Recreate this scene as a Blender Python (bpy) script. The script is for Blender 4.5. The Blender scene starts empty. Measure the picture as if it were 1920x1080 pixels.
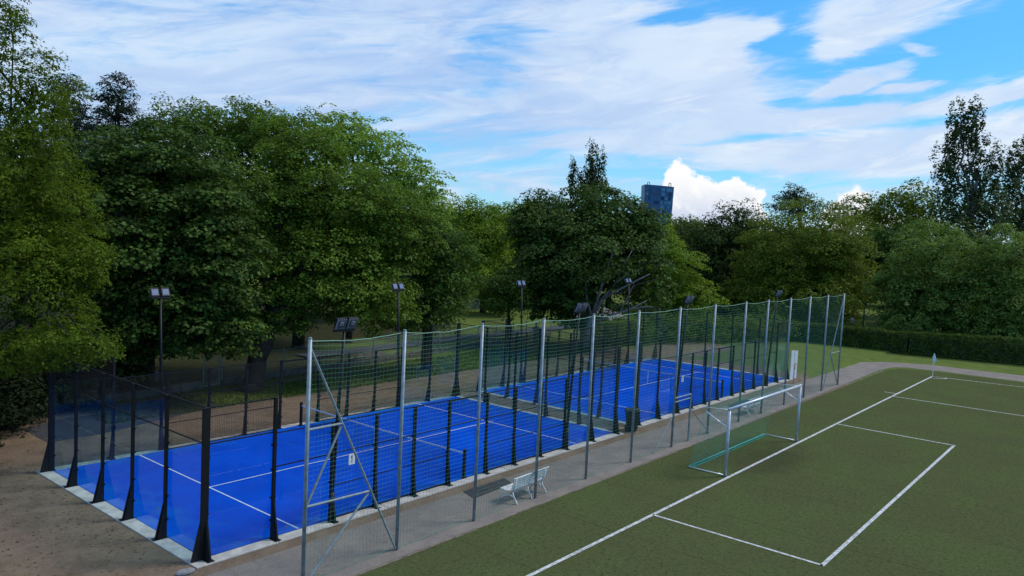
import bpy, math, random
import numpy as np
from mathutils import Vector, Matrix, noise

S = bpy.context.scene
COL = S.collection
R_ = math.radians

# ------------------------------------------------------------------ camera
cam_d = bpy.data.cameras.new('camera')
cam_d.sensor_width = 36.0
cam_d.lens = 27.171
cam_d.clip_start = 0.3
S.cycles.transparent_max_bounces = 32
cam_d.clip_end = 4000.0
cam = bpy.data.objects.new('camera', cam_d)
COL.objects.link(cam)
FW = Vector((0.7712576, 0.63316983, -0.06525091))
RT = Vector((0.63620938, -0.77003461, 0.04779461))
UP = Vector((0.01998335, 0.0783752, 0.99672363))
M4 = Matrix(((RT.x, UP.x, -FW.x, -10.3353), (RT.y, UP.y, -FW.y, -18.4746), (RT.z, UP.z, -FW.z, 8.756), (0, 0, 0, 1)))
cam.matrix_world = M4
S.camera = cam

# ------------------------------------------------------------------ light, exposure
SUN_EL, SUN_AZ = R_(48), R_(-32)        # azimuth measured from +x towards +y, where the sun stands
S.view_settings.view_transform = 'Standard'
S.view_settings.look = 'None'
S.view_settings.exposure = 0.0
S.view_settings.gamma = 1.0
S.view_settings.use_curve_mapping = False
sun_d = bpy.data.lights.new('sun', 'SUN')
sun_d.energy = 2.7
sun_d.angle = R_(16)
sun_d.color = (1.0, 0.90, 0.76)
sun = bpy.data.objects.new('sun', sun_d)
COL.objects.link(sun)
sv = Vector((math.cos(SUN_EL) * math.cos(SUN_AZ), math.cos(SUN_EL) * math.sin(SUN_AZ), math.sin(SUN_EL)))
sun.rotation_euler = sv.to_track_quat('Z', 'Y').to_euler()


class NG:
    """small helper that writes node trees as expressions"""
    def __init__(s, nt):
        s.nt = nt
        nt.nodes.clear()

    def n(s, typ, **kw):
        nd = s.nt.nodes.new(typ)
        for k, v in kw.items():
            setattr(nd, k, v)
        return nd

    def put(s, sock, v):
        if isinstance(v, bpy.types.NodeSocket):
            s.nt.links.new(v, sock)
        elif v is not None:
            if sock.type == 'RGBA' and not isinstance(v, (int, float)) and len(v) == 3:
                v = (*v, 1)
            sock.default_value = v

    def m(s, op, a, b=None, c=None, clamp=False):
        nd = s.n('ShaderNodeMath', operation=op, use_clamp=clamp)
        s.put(nd.inputs[0], a)
        if b is not None:
            s.put(nd.inputs[1], b)
        if c is not None:
            s.put(nd.inputs[2], c)
        return nd.outputs[0]

    def v(s, op, a, b=None):
        nd = s.n('ShaderNodeVectorMath', operation=op)
        s.put(nd.inputs[0], a)
        if b is not None:
            s.put(nd.inputs[1], b)
        return nd.outputs['Value'] if op in ('DOT_PRODUCT', 'LENGTH', 'DISTANCE') else nd.outputs[0]

    def noise(s, vec, scale=5.0, detail=4.0, rough=0.55, dist=0.0, col=False):
        nd = s.n('ShaderNodeTexNoise')
        if vec is not None:
            s.put(nd.inputs['Vector'], vec)
        nd.inputs['Scale'].default_value = scale
        nd.inputs['Detail'].default_value = detail
        nd.inputs['Roughness'].default_value = rough
        nd.inputs['Distortion'].default_value = dist
        return nd.outputs['Color' if col else 'Fac']

    def step(s, x, a, b, lo=0.0, hi=1.0):
        nd = s.n('ShaderNodeMapRange', interpolation_type='SMOOTHSTEP')
        s.put(nd.inputs[0], x)
        nd.inputs[1].default_value = a
        nd.inputs[2].default_value = b
        nd.inputs[3].default_value = lo
        nd.inputs[4].default_value = hi
        return nd.outputs[0]

    def mix(s, f, a, b, blend='MIX'):
        nd = s.n('ShaderNodeMix', data_type='RGBA', blend_type=blend)
        s.put(nd.inputs[0], f)
        s.put(nd.inputs[6], a)
        s.put(nd.inputs[7], b)
        return nd.outputs[2]

    def comb(s, x, y, z):
        nd = s.n('ShaderNodeCombineXYZ')
        for i, q in enumerate((x, y, z)):
            s.put(nd.inputs[i], q)
        return nd.outputs[0]

    def sep(s, v):
        nd = s.n('ShaderNodeSeparateXYZ')
        s.put(nd.inputs[0], v)
        return nd.outputs


# ------------------------------------------------------------------ sky
world = bpy.data.worlds.new('World')
S.world = world
world.use_nodes = True
g = NG(world.node_tree)
sky = g.n('ShaderNodeTexSky', sky_type='NISHITA')
sky.sun_disc = False
sky.sun_elevation = SUN_EL
sky.sun_rotation = math.pi / 2 - SUN_AZ
sky.air_density = 1.0
sky.dust_density = 0.4
sky.ozone_density = 2.5
SKYK = 0.15
d = g.n('ShaderNodeTexCoord').outputs['Generated']
dx, dy, dz = g.sep(d)[:3]
az = g.m('ARCTAN2', dy, dx)                                    # azimuth
el = g.m('ARCSINE', dz)
AZ0 = math.atan2(FW.y, FW.x)
u = g.m('SUBTRACT', AZ0, az)                                   # grows to the right of the goal end
# broken streaky cloud sheet, denser to the north west, opening to blue in the south east
v1 = g.comb(g.m('MULTIPLY', dx, 1.0), g.m('MULTIPLY', dy, 1.0), g.m('ADD', g.m('MULTIPLY', dz, 4.6), g.m('MULTIPLY', u, -0.55)))
wob = g.v('SCALE', g.noise(v1, 3.0, 3.0, 0.5, 0.0, True))
wob.node.inputs[3].default_value = 0.35
v2 = g.v('ADD', v1, wob)
n1 = g.noise(v2, 2.9, 10.0, 0.62, 0.25)
n2 = g.noise(v2, 7.5, 8.0, 0.62, 0.3)
n3 = g.noise(v2, 1.3, 3.0, 0.5)
dens = g.m('ADD', g.m('MULTIPLY', n1, 0.75), g.m('MULTIPLY', n2, 0.30))
# coverage falls with the angle from the north western bearing
cosd = g.m('COSINE', g.m('SUBTRACT', az, AZ0 + 0.9))
cov = g.m('MAXIMUM', g.m('ADD', g.m('MULTIPLY', cosd, 0.26), -0.078), -0.06)
up_ = g.step(el, 0.35, 1.0)
cov = g.m('ADD', g.m('MULTIPLY', cov, g.m('SUBTRACT', 1.0, up_)), g.m('MULTIPLY', up_, 0.06))  # unseen cloud cover added overhead for more neutral fill light
hi_cut = g.m('MULTIPLY', g.m('MULTIPLY', g.m('SUBTRACT', el, 0.14), -0.60), g.m('MULTIPLY', g.step(u, 0.12, 0.40), g.step(el, 0.8, 0.3)))
# single clouds of this sky: bearing, elevation, half sizes, tilt, strength
import itertools
def px2(px, py):
    a_ = (px - 960) / 1449.0
    return math.atan(a_), math.atan((445.1 + .0479 * (px - 960) - py) / 1449.0 * math.cos(math.atan(a_)))
wv_ = g.sep(g.noise(v2, 9.0, 4.0, 0.6, 0.0, True))
uw = g.m('ADD', u, g.m('MULTIPLY', g.m('SUBTRACT', wv_[0], 0.5), 0.05))
ew = g.m('ADD', el, g.m('MULTIPLY', g.m('SUBTRACT', wv_[1], 0.5), 0.02))
add = None
for (px, py, hw, hh, tilt, amp) in ((1325, 66, 85, 30, .03, .20), (1600, 35, 170, 50, .10, .24), (1555, 88, 60, 24, .25, .20), (1600, 150, 95, 20, .30, .20), (1675, 172, 60, 9, .12, .16),
                                    (1230, 170, 300, 95, .05, .22), (1480, 235, 330, 17, .10, .20), (1640, 285, 320, 38, .05, .22), (1860, 172, 130, 18, .18, .22), (1700, 100, 36, 12, -.2, .18),
                                    (1100, 60, 150, 60, .0, .16), (1880, 235, 120, 28, .05, .16), (1180, 270, 200, 22, .02, .16), (1270, 330, 140, 10, .0, -.14), (1230, 45, 60, 14, .1, -.16),
                                    (1440, 130, 75, 70, .0, -.15), (1500, 195, 90, 12, .0, -.12), (1830, 60, 120, 45, 0, -.14), (1450, 60, 45, 40, .3, -.10), (1780, 115, 90, 30, .1, -.14), (1330, 262, 130, 12, .06, -.16), (1870, 12, 80, 14, .2, .12)):
    cu, ce = px2(px, py)
    ru, re = hw / 1449.0, hh / 1449.0
    a_ = g.m('SUBTRACT', uw, cu)
    b_ = g.m('SUBTRACT', g.m('SUBTRACT', ew, ce), g.m('MULTIPLY', a_, tilt))
    q_ = g.m('ADD', g.m('POWER', g.m('DIVIDE', a_, ru), 2.0), g.m('POWER', g.m('DIVIDE', b_, re), 2.0))
    t_ = g.step(q_, 1.5, 0.2, 0.0, amp)
    add = t_ if add is None else g.m('ADD', add, t_)
dens = g.m('ADD', dens, g.m('MULTIPLY', add, g.step(g.m('ABSOLUTE', u), 1.5, 1.2)))
dens = g.m('ADD', g.m('ADD', dens, cov), hi_cut)
dens = g.m('ADD', dens, g.m('MULTIPLY', g.m('SUBTRACT', g.noise(v2, 20.0, 9.0, 0.7, 0.2), 0.5), 0.26))
cl = g.step(dens, 0.455, 0.72)
tone = g.step(g.noise(v2, 4.2, 8.0, 0.6, 0.4), 0.36, 0.66)
cl_soft = g.mix(tone, (0.44, 0.60, 0.90), (0.66, 0.80, 0.98))
cl_soft = g.mix(up_, cl_soft, (0.86, 0.86, 0.86))  # the added overhead cloud is neutral white, to warm the fill
wht = g.step(n2, 0.50, 0.72)
left = g.step(u, -0.1, 0.35)
cl_col = g.mix(g.m('MULTIPLY', wht, g.m('ADD', 0.30, g.m('MULTIPLY', left, 0.5))), cl_soft, (0.92, 0.96, 1.0))
cl_col = g.mix(g.m('MULTIPLY', left, 0.45), cl_col, (0.80, 0.89, 0.985))
blue = g.mix(1.0, sky.outputs[0], (0.50 * SKYK * 10, 1.08 * SKYK * 10, 1.18 * SKYK * 10), 'MULTIPLY')
blue = g.mix(1.0, blue, (0.1, 0.1, 0.1), 'MULTIPLY')
blue = g.mix(g.step(el, 0.0, 0.26, 0.70, 0.45), blue, g.mix(g.step(el, 0.0, 0.25), (0.36, 0.66, 0.95), (0.035, 0.30, 0.92)))
col = g.mix(g.m('MULTIPLY', cl, 0.93), blue, cl_col)
# cumulus heads standing over the horizon
wn = g.noise(g.comb(dx, dy, g.m('MULTIPLY', dz, 1.2)), 30.0, 8.0, 0.62, 0.0, True)
ws = g.sep(wn)
uu = g.m('ADD', u, g.m('MULTIPLY', g.m('SUBTRACT', ws[0], 0.5), 0.050))
ee = g.m('ADD', el, g.m('MULTIPLY', g.m('SUBTRACT', ws[1], 0.5), 0.046))
heads = [(0.208, 0.078, 0.026), (0.222, 0.060, 0.030), (0.245, 0.050, 0.034), (0.268, 0.058, 0.026), (0.285, 0.062, 0.020), (0.285, 0.040, 0.022),
         (0.385, 0.045, 0.012), (0.408, 0.060, 0.017), (0.400, 0.045, 0.022), (0.44, 0.020, 0.03), (0.215, 0.025, 0.045), (0.27, 0.02, 0.05)]
acc = None
for (a, b, r) in heads:
    dd = g.m('SQRT', g.m('ADD', g.m('POWER', g.m('SUBTRACT', uu, a), 2.0), g.m('POWER', g.m('SUBTRACT', ee, b), 2.0)))
    q = g.m('SUBTRACT', r, dd)
    acc = q if acc is None else g.m('MAXIMUM', acc, q)
cum = g.step(acc, -0.002, 0.004)
cn = g.noise(g.comb(dx, dy, dz), 60.0, 5.0, 0.6)
cum_col = g.mix(g.m('MULTIPLY', g.step(g.m('ADD', acc, g.m('MULTIPLY', g.m('SUBTRACT', cn, 0.5), 0.045)), 0.002, 0.022), g.step(el, 0.095, 0.02)), (1.0, 1.0, 1.0), (0.60, 0.68, 0.86))
col = g.mix(cum, col, cum_col)
# pale band low down
col = g.mix(g.step(el, 0.05, -0.01, 0.0, 0.5), col, (0.66, 0.76, 0.93))
bg = g.n('ShaderNodeBackground')
g.put(bg.inputs[0], col)
bg.inputs[1].default_value = 1.0
g.nt.links.new(bg.outputs[0], g.n('ShaderNodeOutputWorld').inputs[0])


# ------------------------------------------------------------------ materials
def mat(name, col, rough=0.7, metal=0.0, vary=0.0, vscale=3.0, bump=0.0, bscale=40.0, spec=0.5, col2=None):
    m = bpy.data.materials.new(name)
    m.use_nodes = True
    q = NG(m.node_tree)
    b = q.n('ShaderNodeBsdfPrincipled')
    pos = q.n('ShaderNodeNewGeometry').outputs['Position']
    c = col
    if vary > 0:
        c2 = col2 or tuple(max(0, x * (1 - vary)) for x in col)
        c = q.mix(q.step(q.noise(pos, vscale, 6.0, 0.6), 0.35, 0.65), col, c2)
    q.put(b.inputs['Base Color'], c)
    b.inputs['Roughness'].default_value = rough
    b.inputs['Metallic'].default_value = metal
    b.inputs['Specular IOR Level'].default_value = spec
    if bump > 0:
        bp = q.n('ShaderNodeBump')
        bp.inputs['Strength'].default_value = bump
        bp.inputs['Distance'].default_value = 0.02
        q.put(bp.inputs['Height'], q.noise(pos, bscale, 3.0, 0.6))
        q.nt.links.new(bp.outputs[0], b.inputs['Normal'])
    q.nt.links.new(b.outputs[0], q.n('ShaderNodeOutputMaterial').inputs[0])
    return m


def leaf_mat(name, c1, c2, trans=0.25, patch=0.35):
    m = bpy.data.materials.new(name)
    m.use_nodes = True
    q = NG(m.node_tree)
    ge = q.n('ShaderNodeNewGeometry')
    rnd = ge.outputs['Random Per Island']
    big = q.step(q.noise(ge.outputs['Position'], patch * 2.6, 4.0, 0.65), 0.38, 0.64)
    f = q.m('ADD', q.m('MULTIPLY', rnd, 0.42), q.m('MULTIPLY', big, 0.58))
    c = q.mix(f, c1, c2)
    b = q.n('ShaderNodeBsdfPrincipled')
    q.put(b.inputs['Base Color'], c)
    b.inputs['Roughness'].default_value = 0.6
    b.inputs['Specular IOR Level'].default_value = 0.1
    t = q.n('ShaderNodeBsdfTranslucent')
    q.put(t.inputs[0], q.mix(0.5, c, (c2[0] * 1.3, c2[1] * 1.4, c2[2] * 0.6)))
    x = q.n('ShaderNodeMixShader')
    x.inputs[0].default_value = trans
    q.nt.links.new(b.outputs[0], x.inputs[1])
    q.nt.links.new(t.outputs[0], x.inputs[2])
    q.nt.links.new(x.outputs[0], q.n('ShaderNodeOutputMaterial').inputs[0])
    return m


def turf_mat():
    m = bpy.data.materials.new('artificial_turf')
    m.use_nodes = True
    q = NG(m.node_tree)
    pos = q.n('ShaderNodeNewGeometry').outputs['Position']
    fine = q.noise(pos, 34.0, 4.0, 0.8)
    fine2 = q.noise(pos, 7.5, 6.0, 0.82)
    big = q.noise(pos, 0.28, 6.0, 0.66)
    c = q.mix(q.step(big, 0.40, 0.62), (0.052, 0.078, 0.024), (0.048, 0.056, 0.026))
    c = q.mix(q.step(fine, 0.33, 0.70), c, (0.118, 0.140, 0.058))
    c = q.mix(q.step(fine2, 0.50, 0.36, 0.0, 0.62), c, (0.020, 0.028, 0.010))
    c = q.mix(q.step(q.noise(pos, 11.0, 5.0, 0.8), 0.55, 0.68, 0.0, 0.7), c, (0.150, 0.165, 0.070))
    # worn patch of black rubber granulate in the goal mouth
    sx, sy, sz = q.sep(pos)[:3]
    w = q.m('SQRT', q.m('ADD', q.m('POWER', q.m('MULTIPLY', q.m('SUBTRACT', sx, 21.9), 0.30), 2.0), q.m('POWER', q.m('MULTIPLY', q.m('ADD', sy, 6.6), 0.7), 2.0)))
    w = q.m('ADD', w, q.m('MULTIPLY', q.m('SUBTRACT', q.noise(pos, 1.3, 5.0, 0.65), 0.5), 1.1))
    c = q.mix(q.step(w, 1.25, 0.35, 0.0, 0.55), c, (0.040, 0.042, 0.026))
    # joints of the rolled strips and brushed lanes along the pitch
    lane = q.m('FRACT', q.m('MULTIPLY', q.m('ADD', sx, q.m('MULTIPLY', q.noise(pos, 0.5, 2.0), 0.05)), 0.25))
    c = q.mix(q.m('MULTIPLY', q.step(q.m('ABSOLUTE', q.m('SUBTRACT', lane, 0.5)), 0.010, 0.004), 0.35), c, (0.03, 0.035, 0.016))
    c = q.mix(q.m('MULTIPLY', q.step(q.noise(q.v('MULTIPLY', pos, (0.25, 1.4, 1.0)), 0.9, 5.0, 0.7), 0.48, 0.66), 0.35), c, (0.085, 0.086, 0.040))
    # seams between the rolled strips
    b = q.n('ShaderNodeBsdfPrincipled')
    q.put(b.inputs['Base Color'], c)
    b.inputs['Roughness'].default_value = 0.9
    b.inputs['Specular IOR Level'].default_value = 0.0
    bp = q.n('ShaderNodeBump')
    bp.inputs['Strength'].default_value = 0.8
    bp.inputs['Distance'].default_value = 0.03
    q.put(bp.inputs['Height'], fine)
    q.nt.links.new(bp.outputs[0], b.inputs['Normal'])
    q.nt.links.new(b.outputs[0], q.n('ShaderNodeOutputMaterial').inputs[0])
    return m


def ground_mat():
    m = bpy.data.materials.new('earth_and_grass')
    m.use_nodes = True
    q = NG(m.node_tree)
    pos = q.n('ShaderNodeNewGeometry').outputs['Position']
    sx, sy, sz = q.sep(pos)[:3]
    nb = q.m('SUBTRACT', q.noise(pos, 0.45, 6.0, 0.62), 0.5)
    nm = q.m('SUBTRACT', q.noise(pos, 2.2, 5.0, 0.65), 0.5)
    lim = q.m('ADD', 15.6, q.m('ADD', q.m('MULTIPLY', nb, 2.6), q.m('MULTIPLY', nm, 1.8)))
    a = q.step(q.m('SUBTRACT', lim, sy), -0.25, 0.35)
    a = q.m('MAXIMUM', a, q.step(q.m('ADD', sx, q.m('MULTIPLY', nb, 3.0)), 6.0, 4.0))
    bx = q.step(q.m('ADD', sx, q.m('ADD', q.m('MULTIPLY', nb, 5.0), q.m('MULTIPLY', nm, 2.0))), 46.5, 44.6)
    # a bare tan patch past the end of the second court
    px = q.m('POWER', q.m('MULTIPLY', q.m('SUBTRACT', sx, 50.0), 0.17), 2.0)
    py = q.m('POWER', q.m('MULTIPLY', q.m('SUBTRACT', sy, 11.5), 0.33), 2.0)
    bare = q.step(q.m('ADD', q.m('ADD', px, py), q.m('MULTIPLY', nb, 1.6)), 1.15, 0.75)
    dirt = q.m('MAXIMUM', q.m('MULTIPLY', a, bx), bare)
    gr = q.mix(q.step(q.noise(pos, 0.8, 6.0, 0.65), 0.36, 0.64), (0.058, 0.108, 0.018), (0.098, 0.142, 0.026))
    gr = q.mix(q.step(q.noise(pos, 11.0, 4.0, 0.7), 0.40, 0.66, 0.0, 0.6), gr, (0.160, 0.180, 0.050))
    de = q.mix(q.step(q.noise(pos, 1.1, 7.0, 0.65), 0.35, 0.66), (0.205, 0.148, 0.106), (0.145, 0.105, 0.073))
    de = q.mix(q.step(q.noise(pos, 8.0, 6.0, 0.7), 0.50, 0.68, 0.0, 0.7), de, (0.205, 0.165, 0.122))
    de = q.mix(q.step(q.noise(pos, 3.1, 5.0, 0.7), 0.57, 0.70, 0.0, 0.7), de, (0.085, 0.078, 0.040))
    tree_shade = q.m('MULTIPLY', q.step(q.m('ADD', sy, q.m('MULTIPLY', nb, 5.0)), 17.0, 19.5), q.step(q.m('ADD', sx, q.m('MULTIPLY', nb, 8.0)), 12.0, 8.0))  # masks for the shade under the trees, painted into the ground colour
    tree_shade2 = q.m('MULTIPLY', q.step(q.m('ADD', sy, q.m('MULTIPLY', nb, 6.0)), 27.0, 31.0), q.step(q.m('ADD', sx, q.m('MULTIPLY', nb, 9.0)), 44.0, 38.0))
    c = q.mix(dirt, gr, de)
    shade_col = q.mix(q.step(q.noise(pos, 2.0, 5.0, 0.7), 0.4, 0.62), (0.022, 0.022, 0.012), (0.040, 0.044, 0.016))  # near black tones of the painted tree shade
    tree_shade3 = q.m('MULTIPLY', q.step(q.m('ADD', sy, q.m('MULTIPLY', nb, 3.0)), 20.6, 22.2), q.step(q.m('ADD', sx, q.m('MULTIPLY', nb, 6.0)), 27.0, 22.0))
    tree_shade = q.m('MAXIMUM', tree_shade, tree_shade3)
    c = q.mix(q.m('MULTIPLY', q.m('MAXIMUM', tree_shade, tree_shade2), 0.94), c, shade_col)
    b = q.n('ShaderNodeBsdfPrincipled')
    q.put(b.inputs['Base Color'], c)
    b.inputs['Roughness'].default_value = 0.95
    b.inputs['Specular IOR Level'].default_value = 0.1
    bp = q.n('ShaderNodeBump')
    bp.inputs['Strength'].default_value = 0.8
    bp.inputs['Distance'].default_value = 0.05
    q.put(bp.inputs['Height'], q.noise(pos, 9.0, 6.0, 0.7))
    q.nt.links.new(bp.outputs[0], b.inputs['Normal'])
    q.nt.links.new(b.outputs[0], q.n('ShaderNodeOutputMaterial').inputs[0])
    return m


def asphalt_mat(name, c0, c1, crack=True):
    m = bpy.data.materials.new(name)
    m.use_nodes = True
    q = NG(m.node_tree)
    pos = q.n('ShaderNodeNewGeometry').outputs['Position']
    c = q.mix(q.step(q.noise(pos, 0.9, 6.0, 0.62), 0.36, 0.64), c0, c1)
    c = q.mix(q.step(q.noise(pos, 30.0, 3.0, 0.7), 0.42, 0.7, 0.0, 0.5), c, tuple(x * 1.5 for x in c0))
    c = q.mix(q.step(q.noise(pos, 4.2, 7.0, 0.7, 0.6), 0.58, 0.72, 0.0, 0.6), c, tuple(x * 0.6 for x in c1))
    if crack:
        vo = q.n('ShaderNodeTexVoronoi', feature='DISTANCE_TO_EDGE')
        q.put(vo.inputs['Vector'], q.v('ADD', pos, q.noise(pos, 1.7, 4.0, 0.6, 0.0, True)))
        vo.inputs['Scale'].default_value = 0.33
        c = q.mix(q.step(vo.outputs[0], 0.010, 0.003, 0.0, 0.28), c, tuple(x * 0.35 for x in c1))
        wv = q.noise(q.comb(q.m('MULTIPLY', q.sep(pos)[0], 0.25), q.m('MULTIPLY', q.sep(pos)[1], 2.0), 0.0), 1.6, 5.0, 0.7)
        c = q.mix(q.step(wv, 0.60, 0.72, 0.0, 0.35), c, (0.30, 0.28, 0.25))
    b = q.n('ShaderNodeBsdfPrincipled')
    q.put(b.inputs['Base Color'], c)
    b.inputs['Roughness'].default_value = 0.85
    b.inputs['Specular IOR Level'].default_value = 0.25
    bp = q.n('ShaderNodeBump')
    bp.inputs['Strength'].default_value = 0.4
    bp.inputs['Distance'].default_value = 0.01
    q.put(bp.inputs['Height'], q.noise(pos, 60.0, 3.0, 0.7))
    q.nt.links.new(bp.outputs[0], b.inputs['Normal'])
    q.nt.links.new(b.outputs[0], q.n('ShaderNodeOutputMaterial').inputs[0])
    return m


def glass_mat(name, tint, refl):
    m = bpy.data.materials.new(name)
    m.use_nodes = True
    q = NG(m.node_tree)
    t = q.n('ShaderNodeBsdfTransparent')
    q.put(t.inputs[0], tint)
    gl = q.n('ShaderNodeBsdfGlossy')
    q.put(gl.inputs[0], (0.95, 0.98, 1.0))
    gl.inputs['Roughness'].default_value = 0.015
    ge = q.n('ShaderNodeNewGeometry')
    cs = q.m('ABSOLUTE', q.v('DOT_PRODUCT', ge.outputs['Normal'], ge.outputs['Incoming']))
    fr = q.m('ADD', 0.035, q.m('MULTIPLY', q.m('POWER', q.m('SUBTRACT', 1.0, cs, clamp=True), 5.0), 0.9))
    df = q.n('ShaderNodeBsdfDiffuse')
    q.put(df.inputs[0], (0.35, 0.45, 0.5))
    pos = q.n('ShaderNodeNewGeometry').outputs['Position']
    x0 = q.n('ShaderNodeMixShader')
    q.put(x0.inputs[0], q.step(q.noise(pos, 1.6, 6.0, 0.7), 0.45, 0.80, 0.002, 0.028))
    q.nt.links.new(t.outputs[0], x0.inputs[1])
    q.nt.links.new(df.outputs[0], x0.inputs[2])
    x = q.n('ShaderNodeMixShader')
    q.put(x.inputs[0], q.m('MULTIPLY', fr, refl, clamp=True))
    q.nt.links.new(x0.outputs[0], x.inputs[1])
    q.nt.links.new(gl.outputs[0], x.inputs[2])
    q.nt.links.new(x.outputs[0], q.n('ShaderNodeOutputMaterial').inputs[0])
    return m


def court_mat():
    m = bpy.data.materials.new('blue_carpet')
    m.use_nodes = True
    q = NG(m.node_tree)
    tc = q.n('ShaderNodeTexCoord').outputs['Object']
    sx, sy, sz = q.sep(tc)[:3]
    n1_ = q.noise(tc, 0.6, 5.0, 0.6)
    c = q.mix(q.step(n1_, 0.34, 0.66), (0.0010, 0.056, 0.47), (0.0016, 0.073, 0.56))
    c = q.mix(q.step(q.noise(tc, 60.0, 3.0, 0.7), 0.40, 0.66, 0.0, 0.45), c, (0.002, 0.078, 0.58))
    # pale sand swept against the end and side walls, and thin drifts elsewhere
    ex = q.m('MINIMUM', sx, q.m('SUBTRACT', 20.0, sx))
    ey = q.m('MINIMUM', sy, q.m('SUBTRACT', 10.0, sy))
    e = q.m('MINIMUM', ex, q.m('MULTIPLY', ey, 2.2))
    sw = q.noise(q.v('MULTIPLY', tc, (1.0, 0.55, 1.0)), 1.5, 7.0, 0.68, 0.5)
    sand = q.step(q.m('SUBTRACT', q.m('ADD', q.m('MULTIPLY', sw, 1.0), q.m('MULTIPLY', q.step(e, 2.6, 0.0), 0.22)), 0.0), 0.56, 0.80, 0.0, 0.62)
    c = q.mix(sand, c, (0.006, 0.125, 0.50))
    # scuffs about the service boxes
    sc = q.noise(q.v('MULTIPLY', tc, (3.0, 0.8, 1.0)), 2.2, 6.0, 0.72, 1.2)
    c = q.mix(q.step(sc, 0.60, 0.74, 0.0, 0.30), c, (0.0008, 0.026, 0.27))
    b = q.n('ShaderNodeBsdfPrincipled')
    q.put(b.inputs['Base Color'], c)
    b.inputs['Roughness'].default_value = 1.0
    b.inputs['Specular IOR Level'].default_value = 0.0
    bp = q.n('ShaderNodeBump')
    bp.inputs['Strength'].default_value = 0.4
    bp.inputs['Distance'].default_value = 0.01
    q.put(bp.inputs['Height'], q.noise(tc, 80.0, 3.0, 0.7))
    q.nt.links.new(bp.outputs[0], b.inputs['Normal'])
    q.nt.links.new(b.outputs[0], q.n('ShaderNodeOutputMaterial').inputs[0])
    return m


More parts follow.
